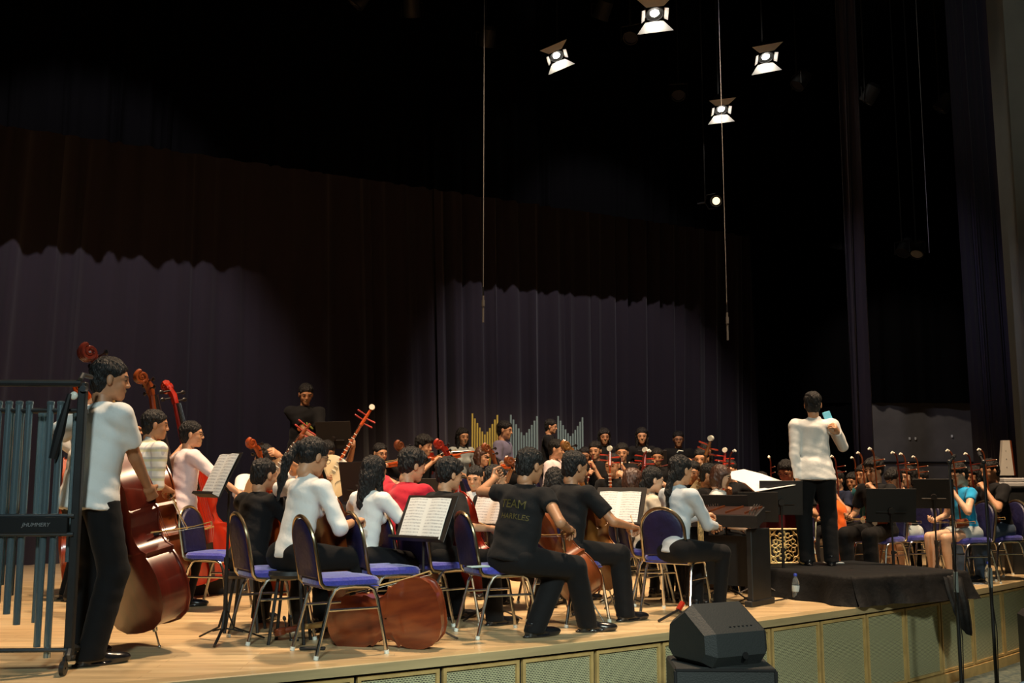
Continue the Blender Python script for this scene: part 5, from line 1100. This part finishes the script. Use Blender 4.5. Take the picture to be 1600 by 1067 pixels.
# ---- riser rows
player('idle', 'woman in a white T-shirt with dark hair standing out against the curtain', 723, 682, 14.0, level=.5, face=300, shirt='greyt', hair='long', girl=True, ch='chair under the woman in the pale tee by the gold pipes')
player('idle', 'person in a lavender T-shirt between the gold and silver pipes', 789, 672, 14.3, level=.5, face=-20, shirt='lav', hair='short', ch='chair under the person in lavender')
person('man in black standing between the two silver pipe racks', 861, 670, 14.6, level=.5, face=-15, kind='stand', shirt='blackc', S=.82)
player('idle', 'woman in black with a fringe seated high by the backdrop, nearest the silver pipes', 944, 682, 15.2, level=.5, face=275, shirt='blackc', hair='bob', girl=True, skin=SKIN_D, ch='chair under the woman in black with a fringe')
player('idle', 'woman with long dark hair in black seated high by the backdrop', 1003, 681, 15.4, level=.5, face=265, shirt='blackc', hair='long', girl=True, ch='chair under the long-haired woman in black by the backdrop')
player('idle', 'person with glasses in black seated high by the backdrop', 1060, 686, 15.8, level=.5, face=265, shirt='blackc', hair='short', glasses=True, skin=SKIN_D, ch='chair under the person with glasses by the backdrop')
person('man in a black T-shirt with floral print standing on the higher riser', 478, 616, 12.6, level=.5, face=290, kind='stand', shirt='blackc', lean=14, pitch=20, hair='short', lod=0, lh=(-.1, .42, .82), rh=(-.30, .30, .80), skin=SKIN_D)
p8 = bpy.data.objects['person.%03d' % max(int(o.name.split('.')[1]) for o in bpy.data.objects if o.name.startswith('person.'))]
for (x, z, a, rx_, rz_, cc) in ((-.06, .27, 50, .012, .045, (.30, .34, .06)), (-.02, .28, 10, .012, .05, (.32, .36, .08)), (.03, .28, -25, .012, .045, (.30, .32, .06)), (.06, .245, 0, .035, .032, (.55, .16, .04)), (-.01, .225, 0, .05, .02, (.25, .05, .06))):
    mb = MB(); mb.ball((0, 0, 0), (rx_, .004, rz_), 10, 6, roty(R(a))); Rt8 = rotx(-R(14)); link('floral_print', mb.mesh('floral_print', mat('print_%d' % int(cc[0]*100+cc[1]*1000), cc, .8)), p8, M4(Rt8, V(0, 0, .93)+Rt8@V(x, .119, z)))
player('flute', 'man in black blowing a flute under the long-haired woman by the backdrop', 1027, 714, 13.8, 'flute', 'flute of the man under the long-haired woman', level=.25, face=262, shirt='blackc', skin=SKIN_D, ch='chair under the flute player with a red face')
player('flute', 'woman in black with a long face blowing a flute by the large white sheet', 1103, 706, 14.2, 'flute', 'flute of the woman with the long face', level=.25, face=262, shirt='blackc', hair='long', girl=True, ch='chair under the woman with the flute')
player('reed', 'person in black blowing a reed pipe next to the silver pipes', 930, 704, 13.9, 'reed', 'reed pipe blown next to the silver pipes', level=.25, face=250, shirt='blackc', ch='chair under the reed player next to the silver pipes')
player('reed', 'woman with a round face behind the white disc of the nearest lute', 972, 707, 13.4, 'reed', 'reed pipe of the woman with the round face', level=.25, face=262, shirt='blackc', hair='pony', girl=True, ch='chair under the woman with the round face')
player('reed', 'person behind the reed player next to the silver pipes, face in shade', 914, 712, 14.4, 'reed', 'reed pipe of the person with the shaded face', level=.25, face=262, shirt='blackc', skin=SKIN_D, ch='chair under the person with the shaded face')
player('fiddle', 'man with glasses playing a small fiddle beside the pale lute', 594, 708, 12.2, 'fiddle', 'small orange fiddle of the man with glasses beside the pale lute', level=.25, face=-50, shirt='blackc', glasses=True, ch='chair under the fiddler with glasses')
player('fiddle', 'curly-haired person playing a small fiddle above the person in red', 663, 697, 12.6, 'fiddle', 'small orange fiddle of the curly-haired person', level=.25, face=-30, shirt='blackc', hair='curly', ch='chair under the curly-haired fiddler')
player('fiddle', 'girl with a brown bob and fringe playing a small fiddle before the gold pipes', 754, 713, 12.1, 'fiddle', 'small orange fiddle of the girl with the brown bob', level=.25, face=-40, shirt='blackc', hair='bob', girl=True, haircol=HAIR_B, ch='chair under the girl with the brown bob and fringe')
player('idle', 'man in a pale pink shirt seated before the silver pipes', 870, 702, 12.9, level=.25, face=-25, shirt='pink', sleeve='elbow', collar=True, ch='chair under the man in the pale pink shirt')
i9 = player('lute', 'lute player bending over a large pale lute beside the ponytailed woman', 511, 706, 11.0, None, None, level=.25, face=-72, shirt='navy', lean=14, pitch=22, lod=0, lh=('w', W(556, 690, 10.6)), rh=('w', W(512, 752, 10.4)), skin=SKIN_D, ch='chair under the player of the large pale lute')
top = W(566, 661, 10.55); b = W(498, 775, 10.5); lute(aim(b, top-b, (.1, -1, .15)), 'large lute with a pale soundboard and a white head disc', 'ruan', neckcol='orange')
i6 = player('lute', 'man in a white T-shirt bending his head over a dark lute', 414, 693, 10.3, None, None, level=.0, S=1.08, face=-70, shirt='white', lean=22, pitch=48, lod=0, lh=('w', W(436, 712, 10.0)), rh=('w', W(404, 752, 10.0)), ch='chair under the man bending his head over a dark lute')
top = W(476, 672, 10.0); b = W(392, 785, 9.9); lute(aim(b, top-b, (.1, -1, .15)), 'dark lute with purple-brown pegs held by the man bending his head', 'pipa', neckcol='brown', face=mat('lute_dark_board', (.32, .17, .07), .4), disc=False)
player('idle', 'player in dark blue with a large orange lute, between the red double bass and the man in black', 385, 748, 9.3, face=-60, shirt='navy', lean=10, pitch=30, rh=('w', W(382, 772, 9.0)), lh=('w', W(368, 735, 9.1)), ch='chair under the player with the orange scroll') if False else None
# ---- conductor and the players around the podium
pc = person('conductor standing on the podium in a white shirt, back turned, holding up a phone', 1270, 632, 10.2, level=PH, face=82, kind='stand', shirt='white', sleeve='long', lean=0, yaw=-6, pitch=2, lod=0, lh=('w', W(1247, 757, 10.15)), rh=('w', W(1308, 674, 10.12)), poleR=(.5, .25, -.85), rhand='hold', rpalm=(-1, .2, 0), feet=((-.11, .0, 0), (.12, .0, 0)), collar=True, wide=.86)
ph = thing('mobile_phone', 'light blue phone held up by the conductor', 'phone', W(1294, 653, 10.16), R(82)-PI/2); mb = MB(); mb.box((0, 0, 0), (.075, .010, .13), rotx(R(-8))@roty(R(-18)), .004); mb.build('phone_case', mat('light_blue', (.12, .55, .80), .4), ph)
mb = MB(); mb.box(rotx(R(-8))@roty(R(-18))@V(0, .006, 0), (.066, .002, .115), rotx(R(-8))@roty(R(-18))); mb.build('screen', EBONY, ph)
RL = [  # head x, head y, distance, facing, label, look
    (1307, 750, 12.2, 215, 'player in navy with an orange cloth on the lap, beside the legs of the conductor', dict(shirt='navy')),
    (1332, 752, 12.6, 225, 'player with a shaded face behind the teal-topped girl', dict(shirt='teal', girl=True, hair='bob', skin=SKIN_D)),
    (1350, 741, 11.9, 210, 'girl in a black and teal top with a long fiddle, behind the man in black', dict(shirt='teal', girl=True, hair='bob')),
    (1365, 735, 11.0, 215, 'man in black with thick hair playing beside the podium, facing the audience', dict(shirt='blackc', hair='curly')),
    (1396, 748, 11.3, 205, 'person in black bending forward with an orange-lit face and bare legs', dict(shirt='blackc', lean=20, pitch=30, bottom='shorts', skin=SKIN, hair='fringe', girl=True)),
    (1419, 744, 12.0, 205, 'girl with a pale face between the bending person and the cyan top', dict(shirt='blackc', girl=True, hair='bob', skin=SKIN_P, bottom='shorts')),
    (1438, 749, 12.6, 205, 'player far back whose hand is raised before the face', dict(shirt='blackc', hair='short')),
    (1497, 741, 10.9, 198, 'woman in a cyan top and pale shorts with glasses, playing a two-stringed fiddle', dict(shirt='cyan', sleeve='cap', girl=True, hair='short', bottom='shorts', glasses=True, shoes='bare', skin=SKIN_P, pitch=20)),
    (1522, 744, 11.9, 200, 'player with a reddish face between the cyan top and the man in jeans', dict(shirt='navy', hair='bob', girl=True, skin=SKIN_D)),
    (1546, 735, 11.3, 196, 'man in a black polo shirt and jeans playing a two-stringed fiddle', dict(shirt='blackc', bottom='jeans', skin=SKIN, pitch=16, hair='short'))]
for k, (hx, hy, d, f, l, kw) in enumerate(RL):
    kw = dict(kw)
    if kw.get('bottom') == 'shorts': kw['shoes'] = 'bare'; kw.setdefault('feet', ((-.10, .36, 0), (.10, .42, 0)))
    w = SHORT(l)
    player('erhu', l, hx, hy, d, 'erhu', 'two-stringed fiddle with a white tip of the '+w, face=f, ch='blue banquet chair under the '+w, **kw)
# cloth on the lap
v, q = nets([rc(W(1302, 792, 11.6), W(1312, 800, 11.5), .09, .08, .03), rc(W(1312, 800, 11.5), W(1316, 850, 11.4), .07, .05, .03), rc(W(1306, 840, 11.5), W(1308, 880, 11.45), .05, .05, .03)], .02, lambda X, Y, Z: .008*np.sin(50*X+20*Z)*np.sin(30*Z))
tag(link('draped_cloth', mesh_np('draped_cloth', v, q, None, [FAB['orange']])), 'bright orange cloth hanging from the lap beside the legs of the conductor', 'cloth')

# ============================================================ dulcimers, stands, lamps, small things
dl = dulcimer((1.86, 9.2, 0), R(-40), 'black hammered dulcimer on a dark stand played by the woman in grey-blue', BLKP, W1=.82, W2=.52, D=.46, z=.68, h=.10)
carved(dl, (-.10, -.27, .50), .05, .45, None, 1, 'carved_edge')
d2 = dulcimer((2.72, 11.1, 0), R(10), 'red lacquered hammered dulcimer with a gold pierced panel by the podium', REDL, W1=.95, W2=.62, D=.42, z=.70, h=.12, stand=False)
c1 = W(1225, 853, 10.6); t = thing('instrument_stand', 'dark red cabinet stand with a square gold fretwork panel next to the podium', 'stand', (c1[0], c1[1]+.2, 0), R(4))
mb = MB(); mb.box((0, 0, .375), (.36, .36, .70), None, .008); mb.build('cabinet', REDL, t); carved(t, (-.01, -.197, c1[2]), .29, .33, None, 1)
mb = MB(); mb.box((.02, -.02, .80), (.42, .40, .13), None, .01); mb.build('lacquer_case', REDL, t)
mb = MB(); rg = random.Random(4)
for k in range(7): x = -.13+.035*k; mb.tube([V(x+rg.uniform(-.012, .012), -.224, .80+rg.uniform(-.03, .03)) for _ in range(5)], .005, 4)
mb.build('gold_lettering', GOLD, t)
mb = MB(); mb.grid([[(-.15+.03*i, -.21, .87), (-.15+.03*i, -.18, .905+.02*math.sin(i*1.1)+.02*(i > 7))] for i in range(10)]); mb.build('folded_paper', WHITEP, t)
c1 = W(1114, 853, 10.2); t = thing('instrument_stand', 'low dark cabinet with two small gold fretwork panels behind the dulcimer player', 'stand', (c1[0], c1[1]+.2, 0), R(2))
mb = MB(); mb.box((0, 0, .30), (.36, .30, .58), None, .006); mb.build('cabinet', DKW, t)
for x in (-.065, .06): carved(t, (x, -.155, c1[2]), .11, .13, None, 1)
# dark stand panel with side ornaments in front of the black dulcimer
# ---- music stands.  face = direction the front looks to
MS = 'black music stands on the stage'
music_stand(Fl(350, 1003), 212, 'tall black music stand in front of the nearest bassists holding a grey-lit score', h=.93, tilt=26, off=.0, fwd=.13, sheet=(.42, .30, 'grey-lit open score on the tall stand in front of the bassists'), size=(.46, .32), legs=(20, 150, 262))
music_stand(V((664-800)/FPX*7.15, 7.15, 0), 227, 'black music stand beside the lying cello holding a large bright score', h=.635, tilt=24, sheet=(.41, .30, 'large bright open score beside the lying cello'), size=(.50, .33), legs=(80, 200, 320), off=.02)
music_stand(V((562-800)/FPX*8.9, 8.9, 0), 45, 'black music stand seen from behind between the ponytailed woman and the long-haired woman', h=.86, tilt=10, size=(.50, .34))
music_stand(V((572-800)/FPX*8.2, 8.2, 0), 215, 'black music stand with a score split by a dark strip, beyond the ponytailed woman', h=.74, tilt=18, sheet=(.36, .27, 'open score with a dark gap beyond the ponytailed woman'), size=(.40, .28))
music_stand(V((765-800)/FPX*8.1, 8.1, 0), 225, 'black music stand under a small score behind the elbow of the lettered man', h=.68, tilt=22, sheet=(.36, .26, 'small score behind the elbow of the lettered man'), size=(.40, .28))
music_stand(V((880-800)/FPX*8.4, 8.4, 0), 240, 'black music stand with a score between the lettered man and his neighbour', h=.66, tilt=12, sheet=(.40, .31, 'score between the lettered man and his neighbour'), size=(.44, .33), legs=(40, 170, 290))
music_stand(V((962-800)/FPX*8.9, 8.9, 0), 240, 'black music stand with a bright score in front of the woman with short brown hair', h=.66, tilt=24, sheet=(.38, .30, 'bright score in front of the woman with short brown hair'), size=(.46, .35))
music_stand(V((1130-800)/FPX*9.45, 9.45, 0), 62, 'wide black music stand, its back turned, in front of the woman with the brown bob', h=.64, tilt=14, size=(.42, .28))
music_stand(V((1180-800)/FPX*9.75, 9.75, 0), 75, 'black music stand, its back turned, beside the large white sheet', h=.66, tilt=12, size=(.36, .28))
st = music_stand(V((1216-800)/FPX*9.9, 9.9, 0), 86, 'large black music stand next to the arm of the conductor', h=.72, tilt=8, size=(.40, .32), legs=(60, 160, 300))
music_stand(V((1385-800)/FPX*10.2, 10.2, 0), 80, 'large black music stand, its back turned, beyond the podium', h=.64, tilt=14, size=(.46, .33))
music_stand(V((1452-800)/FPX*10.7, 10.7, 0), 70, 'black music stand beside the woman in the cyan top', h=.76, tilt=12, size=(.38, .30))
music_stand(V((1018-800)/FPX*14.6, 14.6, .25), 85, 'small dark music stand before the flute player on the low riser', h=.95+.25-.25, tilt=12, size=(.40, .26))
music_stand(V((523-800)/FPX*12.1, 12.1, .25), 70, 'dark music stand before the man with the floral print', h=1.15, tilt=14, size=(.46, .32))
music_stand(V((880-800)/FPX*11.2, 11.2, 0), 80, 'low dark music stand behind the score of the lettered man', h=.70, tilt=14, size=(.44, .30))
music_stand(V((690-800)/FPX*11.3, 11.3, 0), 75, 'dark music stand under the fiddle of the curly-haired person', h=.75, tilt=14, size=(.46, .32))
# big bright sheet
P0 = [(1140, 737), (1162, 733), (1190, 740), (1218, 750), (1243, 757)]; P1 = [(1143, 748), (1165, 755), (1180, 768), (1198, 765), (1243, 757.5)]
A = [[W(*P0[i], 10.25), (W(*P0[i], 10.25)+W(*P1[i], 9.9))/2+V(0, 0, .012), W(*P1[i], 9.85)] for i in range(5)]
mb = MB(); mb.grid(A); mb.grid([[p-V(0, 0, .004) for p in r] for r in A]); tag(mb.build('sheet_music', mat('bright_paper', (.9, .9, .9), .8), ang=80), 'large bright white sheet curving over the tops of the black stands', 'sheet music')
# ---- bottles, small things
bottle(Fl(1244, 937), 'water bottle with a blue cap standing on the stage beside the podium cloth')
bottle(Fl(1545, 913), 'water bottle standing on the stage edge near the jeans of the seated man')
bottle(Fl(1528, 908)+V(0, .35, 0), 'water bottle partly hidden by the chair of the woman in cyan')
mb = MB(); mb.box((0, 0, .012), (.16, .03, .02), None, .006); tag(mb.build('rosin_case', BLK, None, M4(rotz(R(2)), Fl(488, 1016))), 'small flat black case on the floor under the nearest chair', 'case')
mb = MB(); mb.ball((0, 0, .03), (.035, .03, .03), 12, 8); mb.cyl((.02, 0, .03), (.055, .0, .035), .012, 8); tag(mb.build('endpin_stopper', EBONY, None, M4(None, Fl(526, 1004))), 'small round dark stopper on the floor by the lying cello', 'stopper')
mb = MB(); mb.box((0, 0, .006), (.07, .14, .010), None, .003); tag(mb.build('notebook', mat('pale_blue_card', (.3, .45, .5), .5), None, M4(rotz(R(-60)), (-.22, 6.98, .474))), 'small pale blue booklet on the seat under the lettered man', 'booklet')
mb = MB(); mb.box((0, 0, .002), (.22, .16, .003)); tag(mb.build('paper', WHITEP, None, M4(rotz(R(20)), Fl(1528, 912))), 'loose white paper on the stage edge below the woman in cyan', 'paper')
# low microphone stand by the dulcimer
t = thing('microphone_stand', 'short microphone stand with a slanting boom beside the black dulcimer', 'microphone stand', Fl(1180, 936), 0); mb = MB()
mb.lathe([(.001, .0), (.10, .0), (.10, .012), (.02, .022), (.001, .022)], 18); mb.build('round_base', BLK, t); mb = MB(); mb.cyl((0, 0, .02), (0, 0, .34), .009, 8); mb.build('pole', CHROME, t)
mb = MB(); mb.tube([V(.09, -.02, .08), V(-.02, 0, .36), V(-.08, .04, .46)], .008, 8); mb.build('boom', BLK, t); mb = MB(); mb.cyl((-.02, 0, .36), (.05, -.01, .19), .012, 8); mb.cyl((.05, -.01, .19), (.09, -.02, .08), .010, 8); mb.build('chrome_sleeve', CHROME, t)
mb = MB(); mb.tube([Fl(1165, 937)+V(0, 0, .008), Fl(1150, 943)+V(0, 0, .008), Fl(1175, 946)+V(0, 0, .008), Fl(1210, 940)+V(0, 0, .008), Fl(1232, 936)+V(0, 0, .008)], .006, 6); tag(mb.build('cable', EBONY), 'black cable lying on the stage by the short microphone stand', 'cable')
# folding guitar-like stand in front of the conductor's side
t = thing('instrument_rest', 'black and red folding instrument rest on the floor behind the wedge loudspeaker', 'stand', Fl(1060, 968), R(20)); mb = MB()
mb.tube([V(-.22, -.10, .012), V(0, 0, .07), V(.10, .10, .012)], .010, 6); mb.tube([V(.02, -.16, .012), V(0, 0, .07)], .010, 6); mb.build('base_legs', BLK, t); mb = MB(); mb.cyl((0, 0, .07), (.05, .02, .12), .022, 10); mb.build('red_hub', VARN['red'], t)
# ---- tall mic stands in the auditorium
mic_stand(V((1479-800)/FPX*8.55, 8.55, FZ), W(1484, 722, 8.55)[2], 'tall microphone stand next to the podium cloth, its boom leaning over the woman in cyan', boom=W(1492, 712, 8.9)-W(1484, 722, 8.55))
mic_stand(V((1532-800)/FPX*8.9, 8.9, FZ), W(1536, 722, 8.9)[2], 'tall microphone stand in front of the man in jeans', boom=W(1529, 708, 9.2)-W(1536, 722, 8.9))
# ---- hanging microphones
for k, (px, y0, y1, d, l) in enumerate(((755, -20, 462, 11.5, 'thin microphone cable hanging above the woman in the pale tee'), (1136, -20, 488, 11.0, 'thin microphone cable hanging down past the round lamp'), (1452, 225, 395, 13.0, 'thin pale cable hanging beside the wide navy side leg'))):
    b = W(px, y1, d); top = W(px, max(y0, 0), d); x0 = b[0]; zt_ = 9.5; t = thing('hanging_microphone', l, 'microphone', b, 0, 'microphones hung over the stage'); mb = MB(); mb.cyl((0, 0, 0), (0, 0, zt_-b[2]), .0035, 5); mb.build('cable', mat('thin_cable', (.22, .22, .22), .5), t)
    if k < 2: mb = MB(); mb.cyl((0, 0, -.30), (0, 0, .0), .011, 8); mb.cyl((0, 0, -.12), (0, 0, -.05), .017, 8); mb.build('microphone_body', mat('mic_grey', (.12, .12, .12), .4), t); mb = MB(); mb.cyl((0, 0, -.02), (0, 0, .10), .009, 8); mb.build('clip', CHROME, t)
# ---- lamps
lamp(1023, 22, 13.6, 'lit stage lamp with open barn doors, highest and brightest of the lit lamps', (.10, -.42, -1), r=.12)
lamp(870, 88, 14.5, 'lit stage lamp with open barn doors, the one nearest the backdrop middle', (.35, -.42, -1), r=.10)
lamp(1197, 90, 15.0, 'lit stage lamp with open barn doors beyond the hanging cable', (.15, -.42, -1), r=.11)
lamp(1127, 172, 15.6, 'lit stage lamp with open barn doors, lowest of the four', (.1, -.42, -1), r=.10)
lamp(1119, 314, 15.8, 'round warm lamp glowing alone above the lute players', (-.25, -1, -.35), r=.085, flaps=False, lens=LENS2, L=.2)
for k, (px, py, d, c, l) in enumerate(((644, 26, 13.6, ('rust', (.10, .02, .006)), 'unlit lamp with a rust-coloured gel near the top edge'), (759, 72, 14.6, ('rust', (.10, .02, .006)), 'unlit lamp with a rust-coloured gel beside the hanging cable'), (937, 30, 14.0, ('amber', (.16, .09, .03)), 'unlit lamp with an amber gel between two lit lamps'),
        (1352, 160, 15.2, ('rust', (.10, .02, .006)), 'unlit lamp with a rust gel beyond the lit lamps'), (1468, 172, 15.4, None, 'unlit lamp with small glints, nearest the proscenium'), (555, 8, 13.0, None, 'unlit lamp cut by the top edge, nearest the rust gel'), (1245, 135, 15.4, None, 'unlit lamp next to the lit lamp beyond the cable'),
        (1410, 396, 16.6, None, 'small lamp hanging low between the side legs'), (1432, 398, 16.8, ('dim white', (.3, .3, .28)), 'small lamp with a pale front hanging low between the side legs'), (985, 60, 14.8, None, 'unlit lamp under the brightest lamp'), (1060, 150, 16.2, None, 'unlit lamp beside the lowest lit lamp'))):
    dead_lamp(px, py, d, l, c, rz=.3*k)
for k, (o_, z) in enumerate(((3.4, 9.6), (6.0, 9.6))):
    a, b = CL(-9, o_), CL(4.2, o_); mb = MB(); mb.cyl(V(*a, z), V(*b, z), .028, 8); t = mb.build('lighting_bar', LAMPB); tag(t, ('black lighting bar over the rear of the stage', 'black lighting bar over the middle of the stage')[k], 'bar')
# ---- far side of the stage: white tapered board, black shelf, white box
t = thing('white_zither', 'upright white tapered zither with a brown edge at the side of the stage', 'zither', W(1572, 740, 13.0)*V(1, 1, 0)+V(0, 0, 1.10), 0)
mb = MB(); mb.prism([(-.085, 0), (.085, 0), (.055, .43), (-.03, .43)], -.03, .03, R3=np.array([[1., 0, 0], [0, 0, 1], [0, 1, 0]])); mb.build('board', mat('off_white_board', (.78, .74, .66), .5), t, ang=20)
mb = MB(); mb.prism([(.085, 0), (.105, 0), (.075, .43), (.055, .43)], -.031, .031, R3=np.array([[1., 0, 0], [0, 0, 1], [0, 1, 0]])); mb.build('brown_edge', VARN['brown'], t, ang=20)
for z in (.1, .2, .3): mb = MB(); mb.box((-.0, -.032, z), (.008, .006, .008)); mb.build('tuning_pin', EBONY, t)
mb = MB(); mb.box((.12, 0, .535), (.6, .4, 1.07), None, .01); tag(mb.build('equipment_cabinet', BLKP, None, M4(None, W(1572, 740, 13.0)*V(1, 1, 0))), 'black equipment cabinet under the white tapered zither', 'cabinet')
mb = MB(); mb.box((0, 0, .05), (.5, .25, .05), None, .01); mb.box((0, .0, .0), (.52, .27, .05), None, .01); tag(mb.build('keyboard', mat('keyboard_white', (.5, .5, .5), .4), None, M4(None, W(1596, 757, 12.0))), 'pale keyboard edge at the far side behind the man in jeans', 'keyboard')
mb = MB(); mb.box((0, 0, -.5), (.4, .22, .96), None, .01); tag(mb.build('keyboard_stand', BLKP, None, M4(None, W(1596, 757, 12.0)+V(0, 0, -.02))), 'black stand under the pale keyboard', 'stand')
# ---- things in the auditorium at the frame edge
t = thing('loudspeaker', 'black loudspeaker with a yellow tag at the foot of the stage, cut by the frame', 'loudspeaker', V((1612-800)/FPX*8.3, 8.3, FZ), R(-12)); mb = MB(); mb.box((0, 0, .42), (.34, .34, .84), None, .04); mb.build('cabinet', BLKP, t); mb = MB(); mb.box((-.15, -.173, .62), (.07, .006, .05)); mb.build('yellow_tag', mat('yellow_tag', (.5, .48, .03), .6), t)
t = thing('auditorium_seat', 'pale blue-grey seat back in the auditorium, cut by the frame corner', 'seat', V((1600-800)/FPX*5.0, 5.0, FZ), R(-10)); v, q = nets([el((0, 0, .52), (.26, .07, .42), .02)], .02); link('seat_back', mesh_np('seat_back', v, q, None, [mat('seat_cloth', (.22, .30, .36), .8)]), t)
# ---- drums between the risers
drum(V(*CL(-1.9, 1.2), .5), .26, .92-.0, 'dark red drum on the higher riser near the man with the floral print', VARN['red'])
drum(V(*CL(-1.2, 1.3), .5), .22, .88, 'brown drum on the higher riser next to the dark red one', VARN['brown'])
t = thing('cabinet_case', 'black equipment case with white fittings behind the curly-haired fiddler', 'case', V(*CL(-.95, 1.6), .5), R(29)); mb = MB(); mb.box((0, 0, .35), (.7, .4, .7), None, .01); mb.build('shell', BLKP, t); mb = MB(); [mb.box((x, -.205, .6), (.06, .01, .03)) for x in (-.2, 0, .2)]; mb.build('latch_row', BONE, t)
